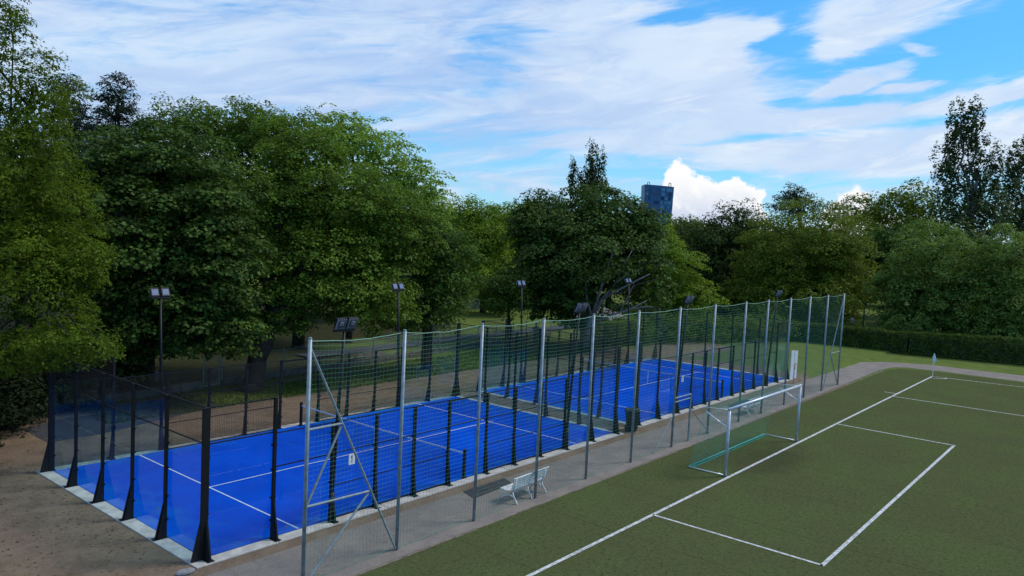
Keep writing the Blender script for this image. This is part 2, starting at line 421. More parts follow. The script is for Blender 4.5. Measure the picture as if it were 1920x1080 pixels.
M = dict(
    court=court_mat(),
    line=mat('white_line', (0.72, 0.76, 0.80), 0.8, vary=0.15, vscale=9),
    pline=mat('pitch_line', (0.62, 0.64, 0.64), 0.85, vary=0.5, vscale=9, bump=0.6, bscale=60),
    concrete=mat('pale_concrete', (0.52, 0.50, 0.465), 0.9, vary=0.28, vscale=2.5, bump=0.3, bscale=25, spec=0.2),
    tan=mat('stained_concrete', (0.24, 0.20, 0.155), 0.95, vary=0.4, vscale=4, bump=0.5, bscale=20, spec=0.1),
    black=mat('black_powder_coat', (0.0075, 0.008, 0.010), 0.5, vary=0.3, vscale=8, spec=0.3),
    wire=mat('black_wire', (0.010, 0.011, 0.013), 0.6, spec=0.25),
    steel=mat('galvanised_steel', (0.30, 0.37, 0.41), 0.5, 0.25, vary=0.3, vscale=5, bump=0.1),
    steel2=mat('thin_steel', (0.30, 0.36, 0.37), 0.55, 0.2, vary=0.3, vscale=6),
    gnet=mat('green_net_cord', (0.080, 0.250, 0.165), 0.75, spec=0.2),
    rope=mat('pale_green_rope', (0.24, 0.42, 0.30), 0.8, vary=0.2, vscale=12),
    goalnet=mat('turquoise_net_cord', (0.035, 0.33, 0.25), 0.7, spec=0.2),
    goalbar=mat('turquoise_bar', (0.06, 0.38, 0.33), 0.5, spec=0.4),
    alu=mat('matt_aluminium', (0.58, 0.61, 0.68), 0.42, 0.35, vary=0.2, vscale=5),
    chrome=mat('bright_strut', (0.80, 0.83, 0.86), 0.3, 0.3),
    plastic=mat('white_plastic', (0.86, 0.86, 0.82), 0.5, vary=0.25, vscale=6, spec=0.4),
    sign=mat('white_plate', (0.72, 0.75, 0.80), 0.5),
    ink=mat('black_ink', (0.012, 0.012, 0.014), 0.6),
    red=mat('red_paint', (0.42, 0.03, 0.05), 0.5),
    rubber=mat('grey_rubber_mat', (0.060, 0.062, 0.068), 0.9, vary=0.3, vscale=3, bump=0.5, bscale=60, spec=0.2),
    gap=mat('dark_paving', (0.060, 0.065, 0.068), 0.9, vary=0.4, vscale=2.0, bump=0.4, bscale=30, spec=0.2),
    bin=mat('dark_bin_plastic', (0.012, 0.018, 0.015), 0.45, vary=0.2, vscale=6),
    netcord=mat('net_mesh_black', (0.008, 0.010, 0.016), 0.8, spec=0.1),
    band=mat('net_band_white', (0.62, 0.66, 0.72), 0.8),
    lens=mat('lamp_glass', (0.16, 0.20, 0.31), 0.25, vary=0.3, vscale=14, spec=0.8),
    fins=mat('lamp_cooling_fins', (0.26, 0.27, 0.33), 0.4, 0.4),
    bark=mat('grey_brown_bark', (0.060, 0.050, 0.038), 0.95, vary=0.45, vscale=3, bump=0.9, bscale=12, spec=0.1),
    palebark=mat('pale_bark', (0.20, 0.175, 0.145), 0.9, vary=0.4, vscale=3, bump=0.6, bscale=14, spec=0.1),
    wall=mat('old_low_wall', (0.150, 0.138, 0.115), 0.95, vary=0.5, vscale=2.2, bump=0.6, bscale=14, spec=0.1),
    whitewall=mat('whitewashed_wall', (0.56, 0.55, 0.50), 0.9, vary=0.3, vscale=1.4),
    stone=mat('grey_stone', (0.26, 0.26, 0.26), 0.9, vary=0.4, vscale=3, bump=0.7, bscale=9),
    blue=mat('blue_paint', (0.03, 0.09, 0.26), 0.5),
    glassp=glass_mat('court_glass', (0.86, 0.95, 0.96), 0.75),
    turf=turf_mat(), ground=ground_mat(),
    path=asphalt_mat('worn_asphalt', (0.205, 0.182, 0.160), (0.155, 0.138, 0.124)),
    path2=asphalt_mat('park_asphalt', (0.050, 0.053, 0.062), (0.036, 0.038, 0.046), False),  # asphalt colour darkened to paint in the tree shade
    yline=mat('faded_mark', (0.30, 0.27, 0.18), 0.9, vary=0.4, vscale=7),
    skin=mat('skin', (0.45, 0.27, 0.19), 0.6), hair=mat('brown_hair', (0.035, 0.022, 0.015), 0.7),
    c_blue=mat('navy_cloth', (0.02, 0.045, 0.16), 0.9), c_white=mat('white_cloth', (0.62, 0.64, 0.72), 0.9),
    c_red=mat('red_cloth', (0.36, 0.05, 0.05), 0.9), c_yellow=mat('yellow_cloth', (0.48, 0.46, 0.05), 0.9),
    c_dark=mat('dark_cloth', (0.03, 0.03, 0.04), 0.9), c_pink=mat('pink_cloth', (0.34, 0.17, 0.20), 0.9),
    L_acacia=leaf_mat('acacia_leaf', (0.0236, 0.0482, 0.0043), (0.1441, 0.2131, 0.0159), 0.35),
    L_maple=leaf_mat('maple_leaf', (0.0113, 0.0248, 0.0047), (0.1016, 0.1789, 0.0292), 0.2),
    L_lime=leaf_mat('lime_leaf', (0.0195, 0.0404, 0.0048), (0.1758, 0.2821, 0.0305), 0.28),
    L_lime2=leaf_mat('deep_green_leaf', (0.0139, 0.0318, 0.0052), (0.1135, 0.1994, 0.0279), 0.25),
    L_ail=leaf_mat('tree_of_heaven_leaf', (0.0501, 0.0975, 0.0124), (0.3258, 0.4813, 0.0814), 0.35),
    L_bright=leaf_mat('fresh_green_leaf', (0.0547, 0.1019, 0.0076), (0.2282, 0.3371, 0.0329), 0.35),
    L_pine=leaf_mat('pine_needles', (0.0119, 0.0251, 0.0138), (0.0489, 0.0738, 0.0377), 0.05),
    L_poplar=leaf_mat('poplar_leaf', (0.0139, 0.0256, 0.0078), (0.1050, 0.1518, 0.0487), 0.2),
    L_dark=leaf_mat('dark_green_leaf', (0.0126, 0.0256, 0.0061), (0.0827, 0.1362, 0.0265), 0.2),
    L_round=leaf_mat('rounded_tree_leaf', (0.0262, 0.0453, 0.0051), (0.1973, 0.2686, 0.0246), 0.28),
    L_soft=leaf_mat('soft_green_leaf', (0.0347, 0.0656, 0.0127), (0.2092, 0.3154, 0.0612), 0.3),
    L_shade=leaf_mat('deep_shade_leaf', (0.006, 0.012, 0.004), (0.018, 0.030, 0.008), 0.1),  # leaf colour darkened to stand in for shade under the trees
    L_hedge=leaf_mat('hedge_leaf', (0.0139, 0.0294, 0.0044), (0.1115, 0.1857, 0.0243), 0.2, 0.9),
    L_shrub=leaf_mat('shrub_leaf', (0.0188, 0.0416, 0.0061), (0.1353, 0.2322, 0.0310), 0.25, 0.9),
    L_grass=leaf_mat('grass_blade', (0.050, 0.095, 0.016), (0.120, 0.165, 0.034), 0.25, 0.9),
    L_litter=leaf_mat('fallen_leaf', (0.12, 0.085, 0.035), (0.26, 0.21, 0.09), 0.1, 0.9),
)


# ------------------------------------------------------------------ mesh helpers
class MB:
    def __init__(s):
        s.v, s.f = [], []

    def box(s, x0, x1, y0, y1, z0, z1):
        b = len(s.v)
        s.v += [(x, y, z) for z in (z0, z1) for x, y in ((x0, y0), (x1, y0), (x1, y1), (x0, y1))]
        s.f += [tuple(b + i for i in q) for q in ((0, 3, 2, 1), (4, 5, 6, 7), (0, 1, 5, 4), (1, 2, 6, 5), (2, 3, 7, 6), (3, 0, 4, 7))]
        return s

    def hexa(s, pts):
        """8 points: bottom 4 then top 4, both counter clockwise"""
        b = len(s.v)
        s.v += [tuple(p) for p in pts]
        s.f += [tuple(b + i for i in q) for q in ((0, 3, 2, 1), (4, 5, 6, 7), (0, 1, 5, 4), (1, 2, 6, 5), (2, 3, 7, 6), (3, 0, 4, 7))]
        return s

    def tube(s, pts, rad, n=8, caps=True):
        pts = [Vector(p) for p in pts]
        if not hasattr(rad, '__len__'):
            rad = [rad] * len(pts)
        b = len(s.v)
        pr = None
        for i, p in enumerate(pts):
            t = (pts[min(i + 1, len(pts) - 1)] - pts[max(i - 1, 0)]).normalized()
            ref = pr if pr is not None else (Vector((0, 0, 1)) if abs(t.z) < 0.9 else Vector((1, 0, 0)))
            a = (ref - t * ref.dot(t)).normalized()
            pr = a
            c = t.cross(a)
            for k in range(n):
                w = 2 * math.pi * k / n
                q = p + (a * math.cos(w) + c * math.sin(w)) * rad[i]
                s.v.append((q.x, q.y, q.z))
        for i in range(len(pts) - 1):
            for k in range(n):
                k2 = (k + 1) % n
                s.f.append((b + i * n + k, b + i * n + k2, b + (i + 1) * n + k2, b + (i + 1) * n + k))
        if caps:
            s.f.append(tuple(b + k for k in range(n))[::-1])
            e = b + (len(pts) - 1) * n
            s.f.append(tuple(e + k for k in range(n)))
        return s

    def quad(s, *pts):
        b = len(s.v)
        s.v += [tuple(p) for p in pts]
        s.f.append(tuple(range(b, b + len(pts))))
        return s

    def mesh(s, name, m, smooth=False):
        me = bpy.data.meshes.new(name)
        me.from_pydata(s.v, [], s.f)
        me.materials.append(m)
        if smooth:
            me.shade_smooth()
        me.update()
        return me

    def build(s, name, m, parent=None, smooth=False, loc=None, bevel=0):
        o = bpy.data.objects.new(name, s.mesh(name, m, smooth))
        COL.objects.link(o)
        if parent:
            o.parent = parent
        if loc:
            o.location = loc
        if bevel:
            bv = o.modifiers.new('bevel', 'BEVEL')
            bv.width = bevel
            bv.segments = 2
            bv.limit_method = 'ANGLE'
        return o


def linkmesh(name, me, parent=None, loc=(0, 0, 0), rz=0, scale=None):
    o = bpy.data.objects.new(name, me)
    COL.objects.link(o)
    o.location = loc
    o.rotation_euler = (0, 0, rz)
    if scale:
        o.scale = scale
    if parent:
        o.parent = parent
    return o


def tag(o, label=None, cat=None, group=None, kind=None):
    if label:
        o['label'] = label
    if cat:
        o['category'] = cat
    if group:
        o['group'] = group
    if kind:
        o['kind'] = kind
    return o


def thing(name, label, cat, loc=(0, 0, 0), rz=0, group=None):
    o = bpy.data.objects.new(name, None)
    o.empty_display_size = 0.2
    COL.objects.link(o)
    o.location = loc
    o.rotation_euler = (0, 0, rz)
    return tag(o, label, cat, group)


KIDS = {}


def copy_tree(o, parent=None):
    c = o.copy()
    COL.objects.link(c)
    if parent:
        c.parent = parent
    for ch in o.children:
        copy_tree(ch, c)
    return c


# ------------------------------------------------------------------ ground
ZP = -0.15        # level of the asphalt lane and the pitch, below the courts


def gz(x, y):
    t = min(1, max(0, (-0.52 - y) / 0.2))
    z = -0.035 * (1 - t) + (ZP - 0.012) * t
    if y > 24:
        z += 0.02 * (y - 24) * min(1, max(0, 1 - (y - 60) / 200)) * 0.25
    return z


xs = sorted(set([-900, -500, -250, -120, -70, -45] + list(range(-32, 100, 2)) + [110, 130, 160, 220, 320, 500, 800, 1300]))
ys = sorted(set([-900, -500, -250, -120, -60, -30, -20, -10, -4, -1.5, -0.9, -0.72, -0.52, -0.3, 0] + list(range(2, 80, 2)) + [90, 110, 140, 200, 300, 500, 800, 1300]))
mb = MB()
for y in ys:
    for x in xs:
        mb.v.append((x, y, gz(x, y)))
nx = len(xs)
for j in range(len(ys) - 1):
    for i in range(nx - 1):
        a = j * nx + i
        mb.f.append((a, a + 1, a + nx + 1, a + nx))
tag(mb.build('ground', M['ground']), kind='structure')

# asphalt lane beside the courts that swings round the end of the pitch
mb = MB()
inner = [(-40, -3.25), (20, -3.25), (40, -3.1), (54, -2.95), (56.4, -3.2), (57.6, -4.2), (58.0, -6.5), (58.2, -12), (58.6, -30), (59, -60)]
outer = [(-40, -0.62), (20, -0.62), (43, -0.62), (51, -0.75), (56.5, -0.2), (59.6, -2.2), (61.3, -5.0), (61.9, -11.5), (62.3, -30), (62.6, -60)]


def resample(pl, n):
    pl = [Vector((a, b, 0)) for a, b in pl]
    L = [0]
    for a, b in zip(pl, pl[1:]):
        L.append(L[-1] + (b - a).length)
    out = []
    for k in range(n):
        s = L[-1] * k / (n - 1)
        i = max(0, min(len(pl) - 2, next((j for j in range(len(L) - 1) if L[j + 1] >= s), len(pl) - 2)))
        t = (s - L[i]) / (L[i + 1] - L[i])
        out.append(pl[i].lerp(pl[i + 1], t))
    return out


def strip(pa, pb, z, per=12):
    mb = MB()
    A, B = [], []
    for i in range(len(pa) - 1):
        for k in range(per):
            t = k / per
            A.append((pa[i][0] * (1 - t) + pa[i + 1][0] * t, pa[i][1] * (1 - t) + pa[i + 1][1] * t))
            B.append((pb[i][0] * (1 - t) + pb[i + 1][0] * t, pb[i][1] * (1 - t) + pb[i + 1][1] * t))
    A.append(pa[-1])
    B.append(pb[-1])
    for (a, b) in zip(A, B):
        na = 0.05 * noise.noise(Vector((a[0] * 0.8, a[1] * 0.8, 3)))
        nb = 0.07 * noise.noise(Vector((b[0] * 0.8, b[1] * 0.8, 7)))
        mb.v += [(a[0], a[1] + na, z), (b[0], b[1] + nb, z)]
    for i in range(len(A) - 1):
        mb.f.append((2 * i, 2 * i + 2, 2 * i + 3, 2 * i + 1))
    return mb


tag(strip(inner, outer, ZP).build('asphalt_lane', M['path']), kind='structure')
# a long thin faded mark on the lane
MB().quad((6.9, -2.02, ZP + .004), (8.3, -2.22, ZP + .004), (8.3, -2.27, ZP + .004), (6.9, -2.08, ZP + .004)).build('lane_mark', M['yline'])
tag(bpy.data.objects['lane_mark'], kind='structure')
# park paths behind the courts
tag(strip([(1.2, 13.9), (3, 13.9), (9.6, 15.6)], [(1.2, 16.6), (3, 17.3), (9.6, 17.6)], -0.027, 16).build('park_path', M['path2']), kind='structure')
o = strip([(21, 24.2), (40, 25.3), (60, 25.5)], [(21, 26.2), (40, 27.2), (60, 27.4)], 0.06, 12).build('park_path', M['path2'])
tag(o, kind='structure')

# the pitch
mb = MB()
mb.v = []
PX0, PX1 = -60, 57.0
mb.quad((PX0, -80, ZP + 0.006), (PX1 + 0.9, -80, ZP + 0.006), (PX1 + 0.75, -12, ZP + 0.006), (PX1 + 0.45, -5.5, ZP + .006), (PX1 - 0.8, -4.0, ZP + 0.006), (PX1 - 2.2, -3.35, ZP + 0.006), (PX0, -3.35, ZP + 0.006))
pitch = tag(mb.build('pitch_turf', M['turf']), kind='structure')
# pale concrete edging between lane and turf, stone by stone
edge = tag(MB().box(-40, 2, -3.36, -3.29, -0.3, ZP + 0.02).build('turf_edging', M['tan']), kind='structure')
em = MB().box(-0.495, 0.495, -0.035, 0.035, -0.15, 0.022).mesh('edging_stone', M['tan'])
for i in range(52):
    x = 2.5 + i
    linkmesh('edging_stone', em, edge, (x, -3.325 + random.uniform(-.008, .008) + max(0, (x - 20)) * 0.004, ZP + random.uniform(-.006, .006)))


def pl(x0, y0, x1, y1, w=0.10, z=ZP + 0.0105, m='pline', parent=pitch):
    a = Vector((x0, y0, 0))
    b = Vector((x1, y1, 0))
    t = (b - a).normalized()
    s = Vector((-t.y, t.x, 0)) * w / 2
    n = max(1, int((b - a).length / 0.5))
    mb = MB()
    for i in range(n + 1):
        c = a.lerp(b, i / n)
        j = 0.004 * noise.noise(c * 3.1)
        mb.v += [(c.x + s.x, c.y + s.y + j, z), (c.x - s.x, c.y - s.y + j, z)]
    for i in range(n):
        mb.f.append((2 * i, 2 * i + 1, 2 * i + 3, 2 * i + 2))
    return mb.build('line', M[m], parent)


GY = -6.42
pl(-40, GY, 54.45, GY - .12, 0.12)
pl(12.15, GY - .06, 12.15, -11.97)
pl(31.45, GY - .06, 31.45, -11.97)
pl(12.1, -11.95, 31.5, -11.95, 0.12)
pl(1.0, GY - .06, 1.0, -23)
pl(42.75, GY - .06, 43.2, -23)
pl(1.0, -23, 43.2, -23)
pl(54.4, GY - .12, 57.0, -24.0, 0.10)
pl(44.0, -5.75, 44.0, GY + .02 - .06)
mb = MB()
for i in range(13):
    w = math.pi + math.pi / 2 * i / 12
    for r in (0.95, 1.05):
        mb.v.append((54.4 + r * math.cos(w), GY - .1 + r * math.sin(w), ZP + 0.0145))
for i in range(12):
    mb.f.append((2 * i, 2 * i + 1, 2 * i + 3, 2 * i + 2))
mb.build('corner_arc', M['pline'], pitch)


# ------------------------------------------------------------------ padel courts
def court_floor(ox, oy, label):
    o = MB().quad((0, 0, 0), (20, 0, 0), (20, 10, 0), (0, 10, 0)).build('court_surface', M['court'], loc=(ox, oy, 0.004))
    tag(o, label, kind='structure')
    s = 2.93
    for args in ((s, 0.03, s, 9.97), (20 - s, 0.03, 20 - s, 9.97), (s - 0.28, 5, 20 - s + 0.28, 5)):
        pl(*args, w=0.05, z=0.004 if args[1] != 5 else 0.0075, m='line', parent=o)
    return o


court_floor(0, 0, 'near bright blue court carpet with white service lines')
court_floor(22.3, 0.19, 'far bright blue court carpet with white service lines')

# concrete kerbs: cast in lengths, a joint between
for ci, (ox, oy) in enumerate(((0, 0), (22.3, 0.19))):
    kb = tag(MB().box(-0.02, 20.02, -0.03, 10.03, -0.4, -0.06).build('court_base', M['concrete'], loc=(ox, oy, 0)), kind='structure')
    for i in range(10):
        for (ya, yb) in ((-0.42, 0.0), (10.0, 10.42)):
            x0 = i * 2 + 0.006
            x1 = i * 2 + 1.994
            if i == 0:
                x0 = -0.42 if ci == 0 else -0.30
            if i == 9:
                x1 = 20.42 if ci == 1 else 20.30
            MB().box(x0, x1, ya, yb, -0.3, 0.0 + random.uniform(-.004, .002)).build('kerb_stone', M['concrete'], kb, bevel=0.012)
    for i in range(5):
        for (xa, xb) in ((-0.42 if ci == 0 else -0.30, 0.0), (20.0, 20.42 if ci == 1 else 20.30)):
            MB().box(xa, xb, i * 2 + .006, i * 2 + 1.994, -0.3, random.uniform(-.004, .002)).build('kerb_stone', M['concrete'], kb, bevel=0.012)
# the brown stained footing that shows along the lane
mb = MB()
n = 260
for i in range(n + 1):
    x = -0.45 + 43.3 * i / n
    w = 0.13 + 0.05 * noise.noise(Vector((x * .7, 0, 1))) + 0.04 * noise.noise(Vector((x * 3, 0, 1)))
    z = -0.045 + 0.02 * noise.noise(Vector((x * 2, 5, 1)))
    mb.v += [(x, -0.415, z), (x, -0.415 - w, z - 0.03), (x, -0.47 - w, -0.2)]
for i in range(n):
    for k in (0, 1):
        a = 3 * i + k
        mb.f.append((a, a + 1, a + 4, a + 3))
tag(mb.build('footing', M['tan']), kind='structure')
# paving between the two courts
tag(MB().box(20.31, 21.99, -0.38, 10.3, -0.35, -0.05).build('court_walkway', M['gap']), kind='structure')

PX = [0, 2, 4, 5.7, 7.35, 9, 11, 12.65, 14.3, 16, 18, 20]


def post_mesh(h, w, flare, corner=0):
    """black post; flare = depth of the gusset towards -y; corner adds a second gusset (+1: towards +x, -1: towards -x)"""
    mb = MB()
    a = w / 2
    mb.box(-a, a, -0.08, 0.0, 0.012, h)
    hf = 1.05
    mb.hexa([(-.02, -0.08 - flare, .012), (.02, -0.08 - flare, .012), (.02, -0.08, .012), (-.02, -0.08, .012),
             (-.02, -0.081, hf), (.02, -0.081, hf), (.02, -0.08, hf), (-.02, -0.08, hf)])
    # side webs give the flared foot its width
    mb.hexa([(-a - .015, -0.08 - flare * .8, .012), (a + .015, -0.08 - flare * .8, .012), (a + .015, -0.02, .012), (-a - .015, -0.02, .012),
             (-a + .002, -0.082, hf * .92), (a - .002, -0.082, hf * .92), (a - .002, -0.02, hf * .92), (-a + .002, -0.02, hf * .92)])
    for zc in (.5, 1.15, 1.95, 2.65):      # glass clamps
        if zc < h - .2:
            mb.box(-a - .035, -a - .001, -.05, .022, zc, zc + .045)
            mb.box(a + .001, a + .035, -.05, .022, zc, zc + .045)
    if corner:
        c = corner
        xs_ = sorted((c * a, c * (a + 0.10)))
        mb.box(xs_[0], xs_[1], -0.08, 0.0, 0.012, h)
        e = c * (a + 0.10)
        p = [(e, -0.07, .012), (e + c * 0.24, -0.07, .012), (e + c * 0.24, -0.01, .012), (e, -0.01, .012), (e, -0.07, hf), (e + c * .002, -0.07, hf), (e + c * .002, -0.01, hf), (e, -0.01, hf)]
        if c < 0:
            p = [p[i] for i in (1, 0, 3, 2, 5, 4, 7, 6)]
        mb.hexa(p)
    return mb


def mesh_panel(w, z0, z1, step=0.05, r=0.0024):
    mb = MB()
    n = int(round(w / step))
    for i in range(n + 1):
        x = w * i / n
        mb.tube([(x, 0, z0), (x, 0, z1)], r, 3, False)
    nz = int(round((z1 - z0) / step))
    for i in range(nz + 1):
        z = z0 + (z1 - z0) * i / nz
        mb.tube([(0, -0.003, z), (w, -0.003, z)], r, 3, False)
    # stiffening rails of the panel frame
    for z in sorted({z0, z1}):
        mb.box(0, w, -0.015, 0.015, z - 0.015, z + 0.015)
    z = z0 + 1.0
    while z < z1 - 0.3:
        mb.box(0, w, -0.012, 0.008, z - 0.014, z + 0.014)
        z += 1.0
    return mb


def enclosure():
    root = thing('court_enclosure', 'black glass and wire mesh cage around the near blue court', 'court enclosure', (0, 0, 0), group='black padel cages')
    pm = {}

    def post(x, y, rz, h, flare, corner=0, w=0.09):
        key = (h, flare, corner, w)
        if key not in pm:
            pm[key] = (post_mesh(h, w, flare, corner).mesh('post', M['black']),
                       MB().box(-w / 2 - .05, w / 2 + .05, -flare - .14, 0.02, 0.002, 0.013).mesh('base_plate', M['black']))
        o = linkmesh('post', pm[key][0], root, (x, y, 0.004), rz)
        linkmesh('base_plate', pm[key][1], o)
    for i, x in enumerate(PX):
        h = 4.0 if x in (0, 20, 2, 18) else 3.0
        c = -1 if x == 0 else (1 if x == 20 else 0)
        fl = 0.22 if h == 4.0 or x in (4, 16) else 0.13
        post(x, -0.02, 0, h, fl, c)
        post(x, 10.02, math.pi, h, fl, -c)
    for y in (2, 4, 6, 8):
        post(-0.02, y, -math.pi / 2, 4.0, 0.24)
        post(20.02, y, math.pi / 2, 4.0, 0.24)
    # glass: panes 12 mm thick, standing just inside the posts
    gm = {}

    def pane(x, y, rz, w, h):
        if (w, h) not in gm:
            gm[(w, h)] = MB().box(0.012, w - 0.012, -0.006, 0.006, 0.02, h).mesh('glass_pane', M['glassp'])
        linkmesh('glass_pane', gm[(w, h)], root, (x, y, 0), rz)
    mm = {}

    def wire(x, y, rz, w, z0, z1):
        k = (round(w, 2), z0, z1)
        if k not in mm:
            mm[k] = mesh_panel(w, z0, z1).mesh('wire_panel', M['wire'])
        linkmesh('wire_panel', mm[k], root, (x, y, 0), rz)
    for yy in (0.0, 10.0):
        for x0, dirn in ((0, 1), (20, -1)):
            a = x0 if dirn == 1 else 18
            pane(a, yy, 0, 2, 3.0)
            wire(a, yy, 0, 2, 3.02, 3.98)
            a = 2 if dirn == 1 else 16
            pane(a, yy, 0, 2, 2.0)
            wire(a, yy, 0, 2, 2.02, 2.98)
        for a, b in zip(PX[2:9], PX[3:10]):
            if a == 9:
                MB().box(a, b, yy - .02, yy + .02, 2.94, 2.98).build('top_rail', M['black'], root)
                wire(a, yy, 0, b - a, 2.05, 2.93)
            else:
                wire(a, yy, 0, b - a, 0.03, 2.98)
    for xx in (0.0, 20.0):
        for j in range(5):
            pane(xx, j * 2, math.pi / 2, 2, 3.0)
            wire(xx, j * 2, math.pi / 2, 2, 3.02, 3.98)
    return root


enc = enclosure()


def padel_net():
    root = thing('court_net', 'low black net with white band across the near blue court', 'net', (10, 0, 0), group='padel nets')
    for y in (0.06, 9.94):
        o = MB().box(-.05, .05, -.05, .05, .018, 1.05).build('post', M['black'], root, loc=(0, y, 0), bevel=.008)
        MB().box(-.12, .12, -.09, .09, .006, .018).build('base_plate', M['black'], o)
    mb = MB()
    zt = lambda y: 0.88 + 0.04 * abs(y - 5) / 5
    n = 246
    for i in range(n + 1):
        y = 0.11 + 9.78 * i / n
        mb.tube([(0, y, 0.02), (0, y, zt(y) - .05)], 0.0016, 3, False)
    for k in range(21):
        f = k / 20
        mb.tube([(0, 0.11 + 9.78 * i / 12, 0.02 + f * (zt(0.11 + 9.78 * i / 12) - .07)) for i in range(13)], 0.0016, 3, False)
    mb.build('net_mesh', M['netcord'], root)
    mb = MB()
    for i in range(24):
        y0 = 0.11 + 9.78 * i / 24
        y1 = 0.11 + 9.78 * (i + 1) / 24
        za, zb = zt(y0), zt(y1)
        mb.hexa([(-.008, y0, za - .055), (.008, y0, za - .055), (.008, y1, zb - .055), (-.008, y1, zb - .055), (-.008, y0, za), (.008, y0, za), (.008, y1, zb), (-.008, y1, zb)])
    mb.build('white_band', M['band'], root)
    MB().box(-.011, .011, 4.975, 5.025, .02, zt(5) - .02).build('centre_strap', M['band'], root)
    return root


net = padel_net()


def floodlight(x, y, side, label):
    """side -1: on the lane side, +1: on the park side; lamps face the court"""
    root = thing('floodlight_mast', label, 'floodlight', (x, y, 0), 0, 'floodlight masts of the courts')
    tip = (0.02, side * 0.32, 5.78)
    MB().tube([(0, side * .02, .0), (0.0, side * .03, 1.0), (0.01, side * 0.17, 3.4), tip], [.07, .062, .052, .045], 10).build('pole', M['black'], root, smooth=True)
    MB().tube([(0, side * .02, .0), (0, side * .03, .9)], [.11, .075], 8).build('pole_sleeve', M['black'], root, smooth=True)
    MB().box(tip[0] - .38, tip[0] + .38, tip[1] - .05, tip[1] + .05, tip[2], tip[2] + .07).build('crossbar', M['black'], root, bevel=.01)
    for k in (-1, 1):
        tl = R_(52)
        h = bpy.data.objects.new('lamp', MB().box(-.165, .165, -.04, .03, 0, .36).mesh('lamp', M['black']))
        COL.objects.link(h)
        h.parent = root
        h.location = (tip[0] + k * .205, tip[1] - side * .02, tip[2] + .085)
        # front face (-y in the lamp) looks to the court and a little down
        h.rotation_euler = (-R_(24), 0, 0) if side > 0 else (-R_(24), 0, math.pi)
        bv = h.modifiers.new('bevel', 'BEVEL')
        bv.width = .012
        MB().box(-.12, .12, -.046, -.0405, .06, .29).build('lens', M['lens'], h)
        mb = MB()
        for q in range(5):
            xx = -.16 + .08 * q
            mb.box(xx * .88 - .008, xx * .88 + .008, .031, .085, .03, .34)
        mb.box(-.155, .155, .031, .05, .015, .06)
        mb.box(-.07, .07, .031, .10, .16, .27)
        mb.build('cooling_fins', M['fins'], h)
    return root


who = {(0, -1): 'floodlight mast on the lane side of the near court, nearest the braced fence end',
       (1, -1): 'floodlight mast on the lane side, in front of the pale branched tree',
       (0, 1): 'floodlight mast on the park side of the near court, leftmost of all the masts',
       (1, 1): 'floodlight mast on the park side of the near court, right of the leftmost one',
       (2, -1): 'floodlight mast on the lane side, in front of the bright green tree',
       (3, -1): 'small far floodlight mast on the lane side, rightmost of all the masts',
       (2, 1): 'floodlight mast on the park side, just left of the pale branched tree',
       (3, 1): 'floodlight mast on the park side, half lost in the dark maple crown'}
for i, x in enumerate((3.95, 16.05, 26.15, 38.6)):
    for sd in (-1, 1):
        ox, oy = (0, 0) if i < 2 else (0, 0.19)
        floodlight(x + (0.0 if sd < 0 else -0.12), (-0.14 if sd < 0 else 10.14) + oy, sd, who[(i, sd)])

# court 2 = copy of court 1
e2 = copy_tree(enc)
e2.location = (22.3, 0.19, 0)
e2['label'] = 'black glass and wire mesh cage around the far blue court'
n2_ = copy_tree(net)
n2_.location = (32.3, 0.19, 0)
n2_['label'] = 'low black net with white band across the far blue court'

# number plates hung on the wire mesh
DIG = {'1': [[(.40, .0), (.62, .0), (.62, 1.0), (.46, 1.0), (.18, .80), (.26, .66), (.40, .76)]],
       '2': [[(.1, 0), (.9, 0), (.9, .17), (.1, .17)], [(.1, .17), (.38, .17), (.9, .58), (.68, .68)], [(.68, .55), (.9, .55), (.88, .88), (.68, .83)], [(.25, 1.0), (.70, 1.0), (.88, .88), (.66, .82), (.25, .82)], [(.10, .70), (.30, .70), (.32, .84), (.25, 1.0), (.12, .90)]]}


def plate(x, y, z, ch, label):
    r = thing('number_sign', label, 'sign', (x, y, z), 0, 'court number signs')
    MB().box(-.12, .12, -.01, 0, -.17, .17).build('plate', M['sign'], r)
    mb = MB()
    for j, p in enumerate(DIG[ch]):
        mb.quad(*[((a - .5) * .13, -.0125 - .0004 * j, (b - .5) * .24) for a, b in p])
    mb.build('digit', M['ink'], r)


plate(4.78, -.012, 1.72, '1', 'white plate with black number 1 on the near cage')
plate(27.02, .178, 1.70, '2', 'white plate with black number 2 on the far cage')

# ------------------------------------------------------------------ ball stop fence
fence = thing('ball_stop_fence', 'tall green net on pale steel posts between the lane and the pitch', 'net fence', (0, -2.8, ZP))
FX = [1.08, 4.2, 7.42, 10.55, 13.65, 16.9, 20.38, 23.99, 27.62, 30.6, 34.0, 37.3, 40.6, 44.0]
FH = 6.2
pmh = MB()
pmh.tube([(0, 0, 0), (0, 0, FH)], .05, 12)
pmh.tube([(0, 0, FH), (0, 0, FH + .035)], [.054, .035], 12)
pmh = pmh.mesh('post', M['steel'], True)
for i, x in enumerate(FX):
    o = linkmesh('post', pmh, fence, (x, 0, 0))
    if i % 2 == 0:
        o.rotation_euler = (R_(random.uniform(-.25, .25)), R_(random.uniform(-.25, .25)), 0)


def sag(x):
    for a, b in zip(FX, FX[1:]):
        if a <= x <= b:
            t = (x - a) / (b - a)
            return -0.075 * 4 * t * (1 - t)
    return 0


def wv(x):
    return 0.022 * noise.noise(Vector((x * 2.3, 1.7, 0)))


